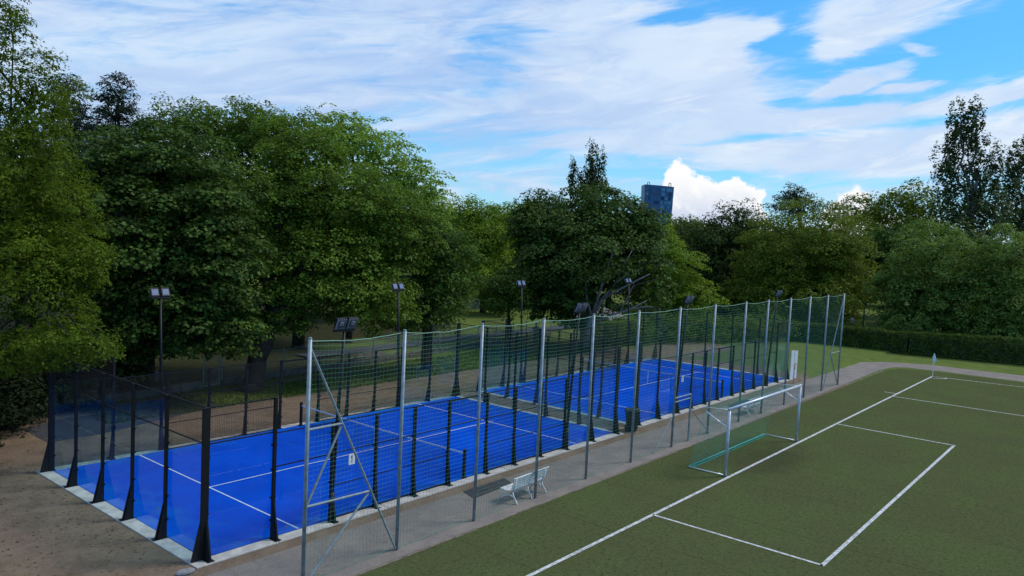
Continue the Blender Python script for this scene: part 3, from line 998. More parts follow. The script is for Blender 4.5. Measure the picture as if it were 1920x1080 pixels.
xsN = []
for a, b in zip(FX, FX[1:]):
    n = 16
    xsN += [a + (b - a) * i / n for i in range(n)]
xsN.append(FX[-1])
NY = lambda x, f: 0.055 + 0.05 * noise.noise(Vector((x * .5, f * 3, 2)))
mb = MB()
zN = lambda x, f: 0.06 + f * (FH - 0.12) + (sag(x) * f ** 3) + wv(x) * f
nc = 50
for k in range(nc + 1):
    f = k / nc
    mb.tube([(x, NY(x, f), zN(x, f) + .006 * noise.noise(Vector((x * 3, k, 0)))) for x in xsN[::2] + ([xsN[-1]] if (len(xsN) - 1) % 2 else [])], 0.0026, 3, False)
nv = int((FX[-1] - FX[0]) / 0.122)
for i in range(nv + 1):
    x = FX[0] + (FX[-1] - FX[0]) * i / nv
    mb.tube([(x + .012 * noise.noise(Vector((i * .7, q, 4))), NY(x, q / 6), zN(x, q / 6)) for q in range(7)], 0.0026, 3, False)
mb.build('netting', M['gnet'], fence)
MB().tube([(x, NY(x, 1), zN(x, 1) + .012 * noise.noise(Vector((x * 5, 0, 0)))) for x in xsN], 0.012, 5).build('top_rope', M['rope'], fence)
MB().tube([(x, NY(x, 0), .05 + .01 * noise.noise(Vector((x * 3, 0, 0)))) for x in xsN], 0.006, 4).build('bottom_rope', M['gnet'], fence)
# braced end bays
for pts in ([(1.12, .0, 5.93), (4.15, .0, .06)], [(1.12, 0, 3.93), (2.13, 0, 3.93)], [(1.12, 0, 1.98), (3.12, 0, 1.93)], [(2.11, 0, 3.86), (1.14, 0, 2.04)], [(3.1, 0, 1.88), (1.2, 0, .06)]):
    MB().tube(pts, 0.032, 8).build('brace', M['steel2'], fence)
for pts in ([(43.95, 0, 5.95), (40.95, 0, 0.06)], [(42.0, 0, 2.25), (43.9, 0, 0.1)], [(42.0, 0, 2.3), (43.95, 0, 2.3)]):
    MB().tube(pts, 0.03, 8).build('brace', M['steel2'], fence)
# low gate bay in the middle of the fence
for pts, r in (([(21.95, -.02, 0), (21.95, -.02, 2.2)], .045), ([(20.42, -.02, 2.18), (21.95, -.02, 2.18)], .03), ([(20.42, -.02, 2.0), (21.95, -.02, 2.0)], .025),
               ([(20.33, -.02, 1.45), (18.75, -.03, 0.02)], .022), ([(22.0, -.02, 1.5), (24.1, -.03, .02)], .022)):
    MB().tube([(a, b, c) for a, b, c in pts], r, 8).build('gate_tube', M['steel2'], fence)

# ------------------------------------------------------------------ football goal
GX0, GX1 = 18.07, 25.95
goal = thing('football_goal', 'aluminium football goal with turquoise net on the goal line', 'goal', (GX0, -6.36, ZP))
W = GX1 - GX0
GH = 2.66
for x in (0, W):
    MB().tube([(x, 0, 0), (x, 0, GH - .06)], .06, 12).build('goalpost', M['alu'], goal, smooth=True)
    MB().tube([(x, .06, .05), (x + (-.02 if x == 0 else .02), 1.55, .05)], .022, 8).build('ground_bar', M['chrome'], goal, smooth=True)
    MB().tube([(x, .05, 1.93), (x, .95, 2.40)], .026, 8).build('strut', M['chrome'], goal, smooth=True)
    MB().tube([(x, .06, GH - .02), (x, 1.05, GH - .10)], .014, 6).build('net_hoop', M['chrome'], goal, smooth=True)
MB().tube([(-.06, 0, GH), (W + .06, 0, GH)], .06, 12).build('crossbar', M['alu'], goal, smooth=True)
MB().tube([(-.02, 1.55, .05), (W + .02, 1.55, .05)], .028, 8).build('rear_bar', M['goalbar'], goal, smooth=True)
mb = MB()
prof = [(.03, GH - .03), (1.05, GH - .12), (1.16, 1.9), (1.32, 1.1), (1.46, .5), (1.55, .05)]


def pz(s):
    t = s * (len(prof) - 1)
    i = min(int(t), len(prof) - 2)
    t -= i
    return prof[i][0] * (1 - t) + prof[i + 1][0] * t, prof[i][1] * (1 - t) + prof[i + 1][1] * t


nrow = 34
for k in range(nrow + 1):
    yk, zk = pz(k / nrow)
    mb.tube([(W * i / 24, yk + .05 * noise.noise(Vector((i * .5, k * .3, 0))) * (0 if k in (0, nrow) else 1), zk - (.05 * math.sin(math.pi * ((i * 3) % 24) / 24) if k < 7 else 0)) for i in range(25)], .0022, 3, False)
nc2 = int(W / .11)
for i in range(nc2 + 1):
    x = W * i / nc2
    mb.tube([(x, pz(q / 10)[0] + .04 * noise.noise(Vector((i * .3, q, 5))), pz(q / 10)[1] - (.03 if 0 < q < 2 else 0)) for q in range(11)], .0022, 3, False)
for x in (0, W):
    for i in range(1, 14):
        z = GH * i / 14
        ymax = next(pz(q / 60)[0] for q in range(61) if pz(q / 60)[1] <= z and q > 5)
        mb.tube([(x, .03, z), (x, ymax / 2, z - .03), (x, ymax, z)], .0022, 3, False)
    for j in range(1, 14):
        y = 1.5 * j / 14
        zt_ = GH - .1 if y < 1.05 else max(.1, 1.9 - (y - 1.16) / .4 * 1.9)
        mb.tube([(x, y, .06), (x, y, zt_)], .0022, 3, False)
mb.build('net', M['goalnet'], goal)
# slack net lying behind the rear bar
mb = MB()
for k in range(4):
    mb.tube([(W * i / 40, 1.55 - .05 * k + .04 * noise.noise(Vector((i * .8, k, 0))), .02 + .012 * abs(noise.noise(Vector((i, k, 3))))) for i in range(41)], .006, 4, False)
mb.build('slack_net', M['goalnet'], goal)


# ------------------------------------------------------------------ benches, mats, bin
def bench(x, y, label, rz=0):
    root = thing('park_bench', label, 'bench', (x, y, ZP), rz, 'white plastic benches on the lane')
    L = 1.95
    for i in range(5):
        yy = .02 + i * .092
        MB().box(0, L, yy, yy + .07, .43 + .006 * (2 - abs(i - 2)) * -1, .46 + .006 * (2 - abs(i - 2)) * -1).build('seat_slat', M['plastic'], root, bevel=.006)
    for i in range(4):
        z = .53 + i * .09
        yy = -.03 - i * .028
        MB().hexa([(0, yy - .012, z), (L, yy - .012, z), (L, yy + .012, z), (0, yy + .012, z), (0, yy - .034, z + .07), (L, yy - .034, z + .07), (L, yy - .01, z + .07), (0, yy - .01, z + .07)]).build('back_slat', M['plastic'], root)
    MB().tube([(-.03, -.145, .895), (L + .03, -.145, .895)], .02, 8).build('top_rail', M['plastic'], root)
    for x_ in (.13, L / 2, L - .13):
        mb = MB()
        mb.tube([(x_, -.20, .0), (x_, -.13, .12), (x_, -.02, .27), (x_, .02, .42)], [.032, .028, .026, .03], 6)
        mb.tube([(x_, .02, .36), (x_, -.04, .52), (x_, -.14, .88)], [.03, .026, .022], 6)
        mb.tube([(x_, .52, .0), (x_, .46, .12), (x_, .30, .22), (x_, .10, .26), (x_, -.06, .2)], [.034, .03, .027, .026, .022], 6)
        mb.tube([(x_, .46, .12), (x_, .44, .42)], [.028, .03], 6)
        mb.tube([(x_, -.02, .41), (x_, .47, .41)], .026, 6)
        mb.tube([(x_, -.08, .17), (x_, -.19, .02)], [.024, .03], 6)
        mb.build('leg_frame', M['plastic'], root, smooth=True)
    return root


bench(9.42, -2.62, 'white plastic slatted bench beside the fence, nearer of the two', R_(2))
bench(29.25, -2.5, 'white plastic slatted bench seen through the goal net', R_(-1))

o = MB().hexa([(8.95, -1.42, ZP + .003), (11.15, -1.28, ZP + .003), (11.42, -.66, ZP + .003), (9.2, -.66, ZP + .003), (8.95, -1.42, ZP + .018), (11.15, -1.28, ZP + .018), (11.42, -.66, ZP + .018), (9.2, -.66, ZP + .018)]).build('door_mat', M['rubber'])
tag(o, 'dark grey rubber mat on the lane at the gate of the near court', 'mat', 'rubber mats at the court gates')
o = MB().hexa([(30.6, -1.45, ZP + .003), (33.6, -1.45, ZP + .003), (33.7, -.66, ZP + .003), (31.0, -.66, ZP + .003), (30.6, -1.45, ZP + .018), (33.6, -1.45, ZP + .018), (33.7, -.66, ZP + .018), (31.0, -.66, ZP + .018)]).build('door_mat', M['rubber'])
tag(o, 'dark grey rubber mat on the lane at the gate of the far court', 'mat', 'rubber mats at the court gates')

b = thing('wheelie_bin', 'black wheelie bin at the mouth of the walkway between the courts', 'bin', (21.15, -.30, -.05), R_(35))
mb = MB()
mb.hexa([(-.22, -.24, .07), (.22, -.24, .07), (.22, .24, .07), (-.22, .24, .07), (-.28, -.33, .98), (.28, -.33, .98), (.28, .33, .98), (-.28, .33, .98)])
mb.box(-.295, .295, -.345, .345, .94, .985)
mb.build('bin_body', M['bin'], b, bevel=.012)
MB().hexa([(-.30, -.37, .99), (.30, -.37, .99), (.30, .35, .99), (-.30, .35, .99), (-.24, -.30, 1.07), (.24, -.30, 1.07), (.24, .33, 1.05), (-.24, .33, 1.05)]).build('lid', M['bin'], b, bevel=.012)
MB().tube([(-.22, .40, 1.0), (.22, .40, 1.0)], .016, 8).build('handle', M['bin'], b)
for k in (-1, 1):
    MB().tube([(k * .21, .22, .1), (k * .26, .22, .1)], .1, 14).build('wheel', M['ink'], b)

# white board leaning at the far corner of the second court, and a small round sign
bd = thing('white_board', 'tall white board behind the last cage post of the far court', 'board', (42.9, -.15, 0))
MB().box(-.62, -.02, -.02, .02, -.05, 1.95).build('panel', M['sign'], bd)
MB().box(.02, .62, -.02, .02, -.05, 1.88).build('panel', M['sign'], bd)
MB().box(-.018, .018, -.035, .02, -.1, 1.9).build('frame_bar', M['alu'], bd)
rs = thing('round_sign', 'small round red and white sign on a thin pole by the white board', 'sign', (41.35, -.75, ZP))
MB().tube([(0, 0, 0), (0, 0, 1.25)], .02, 8).build('pole', M['steel2'], rs)
MB().tube([(0, -.025, 1.25), (0, -.04, 1.25)], .19, 20).build('disc', M['red'], rs)
MB().tube([(0, -.0405, 1.25), (0, -.046, 1.25)], .12, 20).build('face', M['sign'], rs)

# corner flag
cf = thing('corner_flag', 'white corner flag on a short white pole at the pitch corner', 'flag', (54.42, -6.55, ZP))
MB().tube([(0, 0, 0), (.02, 0, 1.75)], .03, 8).build('pole', M['plastic'], cf)
mb = MB()
fl = [(0, 1.78, 0), (.13, 1.5, .03), (.19, 1.22, -.02), (.03, .98, .02), (-.12, 1.2, -.03), (-.10, 1.5, .02)]
mb.v = [(a + .02, c - .006, b_) for a, b_, c in fl] + [(a + .02, c + .012, b_) for a, b_, c in fl]
mb.f = [tuple(range(6)), tuple(range(11, 5, -1))] + [(i, (i + 1) % 6, 6 + (i + 1) % 6, 6 + i) for i in range(6)]
fo = mb.build('flag_cloth', M['sign'], cf)
fo.rotation_euler = (0, 0, R_(-48))

# a pale stone left at the corner of the near court
mb = MB()
for k in range(4):
    rr = (.17, .20, .16, .07)[k]
    for i in range(9):
        w = 2 * math.pi * i / 9
        q = rr * (1 + .2 * noise.noise(Vector((math.cos(w) * 2, math.sin(w) * 2, k))))
        mb.v.append((q * 1.3 * math.cos(w), q * .8 * math.sin(w), (0, .04, .08, .105)[k]))
for k in range(3):
    for i in range(9):
        mb.f.append((k * 9 + i, k * 9 + (i + 1) % 9, (k + 1) * 9 + (i + 1) % 9, (k + 1) * 9 + i))
mb.f.append(tuple(27 + i for i in range(9)))
tag(mb.build('loose_stone', M['stone'], loc=(-.72, -.42, -.05), smooth=False), 'small grey stone lying on the dirt at the near court corner', 'stone')

# ------------------------------------------------------------------ low wall with mesh fence behind the courts
PW = [(11.9, 19.85), (14.2, 20.1), (18.0, 20.5), (23.4, 20.9), (28.0, 21.3), (32.7, 21.9), (40.0, 22.5), (46.0, 23.0)]
pf = thing('park_fence', 'low stone wall topped with grey wire mesh behind the courts', 'fence', (0, 0, 0))


def along(pl_, step):
    pts = [Vector((a, b_, 0)) for a, b_ in pl_]
    out = []
    for a, b_ in zip(pts, pts[1:]):
        n = max(1, int(round((b_ - a).length / step)))
        for i in range(n):
            out.append((a.lerp(b_, i / n), a.lerp(b_, (i + 1) / n)))
    return out


def wall_seg(a, c, w, z0, z1, mb=None):
    t = (c - a).normalized()
    s = Vector((-t.y, t.x, 0)) * w / 2
    a = a + t * .008
    c = c - t * .008
    mb = mb or MB()
    mb.hexa([(a - s)[:2] + (z0,), (c - s)[:2] + (z0,), (c + s)[:2] + (z0,), (a + s)[:2] + (z0,), (a - s)[:2] + (z1,), (c - s)[:2] + (z1,), (c + s)[:2] + (z1,), (a + s)[:2] + (z1,)])
    return mb


random.seed(5)
for a, c in along(PW, 1.15):
    wall_seg(a, c, .24, -.2, .34 + random.uniform(-.02, .02)).build('wall_stone', M['wall'], pf, bevel=.02)
segs = along(PW, 2.4)
for a, c in segs + [(segs[-1][1], segs[-1][1])]:
    MB().tube([(a.x, a.y, .3), (a.x, a.y, 1.62)], .035, 8).build('post', M['steel2'], pf)
for a, c in segs:
    mb = MB()
    L = (c - a).length
    for i in range(int(L / .09)):
        q = a.lerp(c, i * .09 / L)
        mb.tube([(q.x, q.y, .36), (q.x, q.y, 1.55)], .0022, 3, False)
    for k in range(14):
        z = .38 + k * .09
        mb.tube([(a.x, a.y, z), (c.x, c.y, z)], .0022, 3, False)
    mb.tube([(a.x, a.y, 1.56), (c.x, c.y, 1.56)], .012, 5, False)
    mb.build('wire_panel', M['steel2'], pf)
# older dark stretch left of the gate
pf2 = thing('park_wall', 'low dark stone wall under the trees left of the wire gate', 'wall', (0, 0, 0))
for a, c in along([(-14, 18.6), (2, 19.2), (10.6, 19.6)], 1.3):
    wall_seg(a, c, .26, -.2, .40 + random.uniform(-.03, .03)).build('wall_stone', M['wall'], pf2, bevel=.02)
gt = thing('wire_gate', 'narrow wire gate in a pale frame left of the low wall', 'gate', (10.75, 19.68, 0), R_(9))
for pts in ([(0, 0, 0), (0, 0, 1.78)], [(1.0, 0, 0), (1.0, 0, 1.78)], [(0, 0, 1.76), (1.0, 0, 1.76)], [(0, 0, .1), (1.0, 0, .1)]):
    MB().tube(pts, .028, 8).build('frame_tube', M['steel'], gt)
mb = MB()
for i in range(12):
    mb.tube([(.08 * i + .06, 0, .12), (.08 * i + .06, 0, 1.74)], .003, 3, False)
for k in range(20):
    mb.tube([(.02, 0, .15 + k * .08), (.98, 0, .15 + k * .08)], .003, 3, False)
mb.build('wire_infill', M['steel2'], gt)
MB().box(.9, .98, -.05, .05, .95, 1.05).build('latch', M['steel2'], gt)

# grey bench in the shade at the left, a rubble heap behind the wall, pale wall and mound far off
pb = thing('shaded_bench', 'plain grey bench in the dark shade under the left trees', 'bench', (9.2, 22.6, 0), R_(15))
for i in range(3):
    MB().box(-.8, .8, i * .14, i * .14 + .12, .44, .48).build('seat_slat', M['stone'], pb)
for k in (-.6, .6):
    MB().box(k - .05, k + .05, 0, .4, 0, .439).build('leg', M['stone'], pb)


def blob(name, x, y, z, rx, ry, rz, m, label, cat, seed, rough=.35, n1=20, n2=9):
    mb = MB()
    for j in range(n2):
        th = math.pi / 2 * j / (n2 - 1)
        for i in range(n1):
            w = 2 * math.pi * i / n1
            p = Vector((math.cos(w) * math.cos(th), math.sin(w) * math.cos(th), math.sin(th)))
            s_ = 1 + rough * noise.noise(p * 2.3 + Vector((seed, 0, 0))) + rough * .5 * noise.noise(p * 6 + Vector((seed, 0, 0)))
            mb.v.append((p.x * rx * s_, p.y * ry * s_, p.z * rz * s_ - .05))
    for j in range(n2 - 1):
        for i in range(n1):
            mb.f.append((j * n1 + i, j * n1 + (i + 1) % n1, (j + 1) * n1 + (i + 1) % n1, (j + 1) * n1 + i))
    return tag(mb.build(name, m, loc=(x, y, z)), label, cat)


blob('rubble_heap', 24.4, 22.2, 0, 1.5, .7, .45, M['wall'], 'small heap of pale rubble just behind the low wall', 'rubble', 3, .6)
blob('stone_mound', 64.3, 29.5, .1, 3.4, 2.2, .95, M['stone'], 'pale rocky mound on the lawn behind the pale branched tree', 'mound', 8, .5)
ww = thing('garden_wall', 'short whitewashed wall on the far lawn between the trees', 'wall', (56, 44, .15), R_(-40))
for i in range(5):
    MB().box(-2.4 + i * .97, -1.45 + i * .97, -.15, .15, -.2, 1.1 + .05 * (i % 2)).build('wall_panel', M['whitewall'], ww, bevel=.02)

# blue A frame and a blue pole in the park
af = thing('swing_frame', 'thin blue A shaped play frame behind the far court', 'play frame', (50.6, 14.6, 0), R_(-30))
for a in (-.5, .5):
    for q in (-1, 1):
        MB().tube([(q * .55, a, 0), (q * .12, a * .2, 2.4)], .03, 6).build('leg', M['blue'], af)
MB().tube([(-.35, 0, 1.0), (.35, 0, 1.0)], .025, 6).build('rung', M['blue'], af)
MB().tube([(-.13, 0, 2.4), (.13, 0, 2.4)], .04, 6).build('head_bar', M['blue'], af)
bp_ = thing('path_marker', 'pale post with a small blue sign behind the hedge', 'sign post', (83.2, 6.2, 0))
MB().tube([(0, 0, 0), (0, 0, 3.0)], .09, 8).build('pole', M['palebark'], bp_)
MB().box(-.06, .06, -.25, .25, 2.7, 3.5).build('blue_sign', M['blue'], bp_)


# ------------------------------------------------------------------ foliage
def leaves_mesh(name, P, N, size, rng, aspect=1.0, jitter=.35, droop=0.0, mul=1.0):
    """one rhombic leaf per point P with normal about N"""
    n = len(P)
    N = N + rng.normal(0, jitter, (n, 3))
    N /= np.linalg.norm(N, axis=1, keepdims=True) + 1e-9
    ref = rng.normal(0, 1, (n, 3))
    if droop:
        ref[:, 2] -= droop
    A = ref - N * np.sum(ref * N, axis=1, keepdims=True)
    A /= np.linalg.norm(A, axis=1, keepdims=True) + 1e-9
    B = np.cross(N, A)
    s = (size * rng.uniform(.6, 1.35, n))[:, None]
    k = .5 * aspect * 1.4
    s = s * np.broadcast_to(np.asarray(mul, dtype=float).reshape(-1, 1) if not np.isscalar(mul) else mul, (n, 1))
    V = np.stack([P - A * s * .5, P + B * s * k * .62 - A * s * .02 + N * s * .10, P + A * s * .5, P - B * s * k * .62 - A * s * .02 + N * s * .10], axis=1).reshape(-1, 3)
    me = bpy.data.meshes.new(name)
    me.vertices.add(4 * n)
    me.vertices.foreach_set('co', V.astype(np.float32).ravel())
    me.loops.add(4 * n)
    me.loops.foreach_set('vertex_index', np.arange(4 * n, dtype=np.int32))
    me.polygons.add(n)
    me.polygons.foreach_set('loop_start', np.arange(0, 4 * n, 4, dtype=np.int32))
    me.update(calc_edges=True)
    return me


def fib(n, rng):
    i = np.arange(n) + .5
    ph = np.arccos(1 - 2 * i / n)
    th = math.pi * (1 + 5 ** .5) * i + rng.uniform(0, 6)
    return np.stack([np.cos(th) * np.sin(ph), np.sin(th) * np.sin(ph), np.cos(ph)], axis=1)


def lobe_points(c, r, rz, leaf, style, rng, dens):
    """points and normals of the leaves of one lobe, set in small tiered sprays"""
    P, N = [], []
    csz = {'round': .34, 'tier': .38, 'acacia': .27, 'pine': .24, 'poplar': .32, 'star': .22}[style]
    rm = (r * r * rz) ** (1 / 3)
    cr = max(csz * rm, leaf * 1.6)
    nsub = int(4 * math.pi * rm * rm / (cr * cr) * .56) + 10
    D = fib(nsub, rng) + rng.normal(0, .14, (nsub, 3))
    D /= np.linalg.norm(D, axis=1, keepdims=True)
    rad = rng.uniform(.60, 1.14, nsub)
    big = rng.uniform(0, 1, nsub) < .14
    rad[big] += rng.uniform(.05, .28, big.sum())
    C = D * rad[:, None] * np.array([r, r, rz])
    per = int(dens * (cr * cr) / (leaf * leaf) * 4.6) + 6
    for k in range(nsub):
        q = rng.normal(0, 1, (per, 3))
        q /= np.linalg.norm(q, axis=1, keepdims=True)
        q *= rng.uniform(.25, 1.0, (per, 1)) ** .5
        crk = cr * rng.uniform(.7, 1.3)
        flat = {'round': .62, 'tier': .38, 'acacia': .45, 'pine': .42, 'poplar': 1.25, 'star': .32}[style]
        wide = {'poplar': .62, 'pine': 1.15, 'star': 1.35}.get(style, 1.0)
        off = q * np.array([crk * wide, crk * wide, crk * flat])
        if style in ('tier', 'acacia', 'star'):
            # sprays droop outwards
            h = np.hypot(off[:, 0], off[:, 1])
            along_ = (off[:, 0] * D[k, 0] + off[:, 1] * D[k, 1])
            off[:, 2] -= .28 * along_ + (.35 if style == 'acacia' else .12) * h * h / crk
        P.append(C[k] + off)
        nn = q * .55 + np.array([0, 0, .75]) + D[k] * .35
        N.append(nn)
    # inner foliage
    ni = int(len(P) * per * .07)
    q = rng.normal(0, 1, (ni, 3))
    q /= np.linalg.norm(q, axis=1, keepdims=True)
    q *= rng.uniform(.1, .8, (ni, 1))
    P.append(q * np.array([r, r, rz]))
    N.append(q + np.array([0, 0, .4]))
    return np.concatenate(P) + np.array(c), np.concatenate(N), np.concatenate([np.ones(nsub * per), np.full(ni, 1.7)])


def limb(mb, a, b_, r0, r1, rng, bend=.12, n=5, sides=7):
    a, b_ = Vector(a), Vector(b_)
    L = (b_ - a).length
    pts = []
    for i in range(n + 1):
        t = i / n
        p = a.lerp(b_, t)
        if 0 < i < n:
            p += Vector(rng.normal(0, bend * L * .25, 3))
        p.z += math.sin(math.pi * t) * L * .05
        pts.append(p)
    mb.tube(pts, [r0 + (r1 - r0) * i / n for i in range(n + 1)], sides)
    return pts


TREES = {
    'acaciaL': ((1.6, 18.4), [(-0.7, 14.8, 16.0, 1.45, 1.74), (1.1, 15.4, 13.2, 1.66, 1.97), (0.0, 14.9, 10.1, 2.2, 2.6), (2.0, 15.5, 8.8, 1.6, 2.35), (0.2, 12.7, 6.5, 2.13, 1.93), (1.7, 12.5, 7.3, 1.2, 1.2), (0.2, 9.3, 4.6, 1.44, 0.81), (-0.6, 11.9, 4.1, 1.49, 0.75)]),
    'pine1': ((13.0, 34.6), [(13.0, 36.0, 16.8, 1.08, 1.61), (13.2, 35.6, 14.5, 1.97, 1.97), (12.9, 35.7, 12.0, 2.51, 1.79)]),
    'pine2': ((11.6, 39.4), [(11.8, 40.7, 16.9, 1.12, 1.68), (12.1, 40.1, 14.7, 2.05, 1.86), (11.6, 40.5, 11.9, 2.61, 1.86)]),
    'maple': ((8.3, 21.3), [(8.1, 24.1, 11.3, 3.11, 2.12), (10.1, 21.7, 12.0, 2.83, 1.84), (10.2, 18.1, 9.2, 2.15, 2.42), (7.2, 20.1, 7.7, 3.15, 2.88), (9.9, 16.7, 6.6, 1.97, 2.36), (8.6, 18.0, 4.5, 2.88, 2.23), (7.0, 21.4, 3.6, 2.42, 2.29), (10.1, 16.1, 3.7, 1.57, 1.18)]),
    'lime1': ((23.0, 28.7), [(16.8, 34.4, 15.1, 2.61, 1.86), (19.2, 31.5, 15.4, 3.35, 1.68), (20.5, 28.3, 15.1, 2.93, 1.83), (19.1, 29.8, 12.1, 3.29, 2.56)]),
    'lime2': ((12.4, 17.9), [(18.0, 21.6, 12.8, 2.92, 2.59), (15.8, 20.9, 9.5, 2.79, 3.42), (19.0, 18.6, 10.3, 3.49, 2.86), (16.7, 17.9, 6.6, 3.64, 2.73), (20.6, 16.5, 8.6, 2.54, 2.86), (14.5, 18.8, 4.7, 2.08, 1.78), (18.4, 15.6, 4.9, 2.43, 1.67)]),
    'lime3': ((24.7, 17.1), [(23.9, 17.2, 8.7, 1.86, 2.37), (25.0, 15.7, 6.7, 1.69, 2.54), (24.0, 16.7, 4.5, 2.54, 1.69), (22.0, 17.4, 4.0, 1.66, 1.16)]),
    'ailan': ((27.8, 29.2), [(27.8, 30.7, 16.4, 2.48, 1.66), (28.6, 27.8, 14.5, 3.26, 2.24), (29.7, 24.7, 12.4, 2.4, 2.0), (30.6, 23.5, 10.5, 1.6, 2.0), (29.0, 28.6, 10.9, 3.31, 2.48)]),
    'bright': ((55.6, 39.8), [(56.3, 42.8, 11.0, 2.79, 2.17), (58.4, 40.1, 10.6, 2.79, 1.99), (55.3, 40.4, 7.4, 4.25, 3.64), (54.9, 37.4, 3.7, 3.56, 2.97)]),
    'small': ((37.3, 20.8), [(37.2, 21.1, 4.5, 2.05, 1.8)]),
    'mapleC': ((43.0, 17.1), [(45.6, 17.9, 11.4, 3.42, 2.19), (42.8, 21.0, 9.2, 3.42, 2.73), (46.5, 15.1, 9.9, 2.47, 2.47), (43.3, 17.2, 7.5, 4.86, 3.31), (41.3, 21.1, 6.0, 2.47, 2.47), (45.0, 13.3, 6.0, 2.39, 2.39), (41.8, 18.6, 3.9, 3.09, 1.77), (41.4, 22.9, 10.0, 1.46, 1.82)]),
    'poplarC': ((71.7, 36.0), [(72.0, 37.0, 18.3, 0.88, 3.25), (72.8, 36.0, 17.6, 0.54, 2.98), (70.4, 38.8, 16.9, 0.47, 2.57), (71.2, 37.7, 15.3, 1.62, 2.37), (72.2, 36.5, 15.0, 1.49, 2.71)]),
    'brightR': ((63.9, 20.2), [(64.7, 22.8, 9.2, 2.03, 2.61), (63.9, 20.3, 5.9, 2.72, 3.4), (64.2, 18.1, 3.3, 2.68, 2.24), (62.8, 21.3, 2.5, 2.83, 1.98)]),
    'dark': ((79.9, 21.3), [(81.8, 21.2, 11.4, 3.31, 2.78), (79.1, 22.5, 7.7, 3.28, 4.59), (81.1, 19.8, 5.2, 2.95, 3.93), (81.4, 27.7, 8.1, 3.45, 3.8), (77.8, 22.0, 3.2, 3.89, 2.59)]),
    'roundlime': ((76.8, 10.8), [(79.3, 11.5, 10.4, 5.16, 3.95), (75.3, 14.4, 6.9, 3.9, 4.2), (80.1, 8.6, 6.6, 4.08, 4.8), (73.7, 14.5, 3.9, 3.56, 2.37), (75.7, 10.4, 3.6, 5.28, 2.93)]),
    'pineR': ((108.5, 22.9), [(108.4, 24.1, 17.3, 1.79, 1.47), (108.4, 24.0, 15.7, 3.42, 1.79)]),
    'back': ((112.3, 8.8), [(110.8, 14.6, 14.4, 3.93, 2.75), (112.7, 9.3, 16.1, 4.64, 2.94), (111.1, 7.6, 11.1, 4.55, 4.55), (107.4, 11.8, 9.3, 3.8, 4.55)]),
    'popR1': ((104.2, -0.4), [(103.8, 2.2, 25.3, 1.24, 3.8), (105.1, 0.6, 26.1, 1.24, 3.31), (103.0, 2.6, 20.1, 1.66, 4.14), (105.4, -0.3, 20.2, 1.79, 4.83), (106.9, -2.1, 20.4, 0.83, 3.45), (103.6, 1.2, 14.6, 3.11, 4.14), (106.1, -1.7, 14.8, 2.76, 3.45)]),
    'popR2': ((113.4, -5.2), [(113.0, -3.2, 20.9, 1.15, 3.95), (115.2, -4.2, 22.6, 1.01, 3.26), (112.6, -3.2, 15.9, 2.3, 3.95), (114.1, -5.2, 15.3, 2.15, 4.31)]),
    'greenR': ((77.9, -3.3), [(78.2, -1.5, 9.2, 4.09, 3.27), (75.0, 0.4, 5.6, 3.12, 3.23), (77.4, -4.1, 5.6, 4.52, 3.19), (74.7, -1.0, 2.7, 3.72, 1.33), (76.9, -5.4, 2.3, 3.15, 1.31)]),
    'greenR2': ((77.5, -9.0), [(78.2, -7.8, 8.7, 3.0, 3.52), (76.2, -9.0, 4.8, 2.92, 3.02), (75.1, -7.8, 2.4, 2.52, 1.41)]),
    'cback': ((78.8, 49.6), [(80.3, 51.6, 13.3, 3.54, 2.36), (82.8, 48.4, 11.1, 3.93, 3.15), (76.2, 53.0, 8.4, 4.64, 3.09)]),
}
TRI = 0


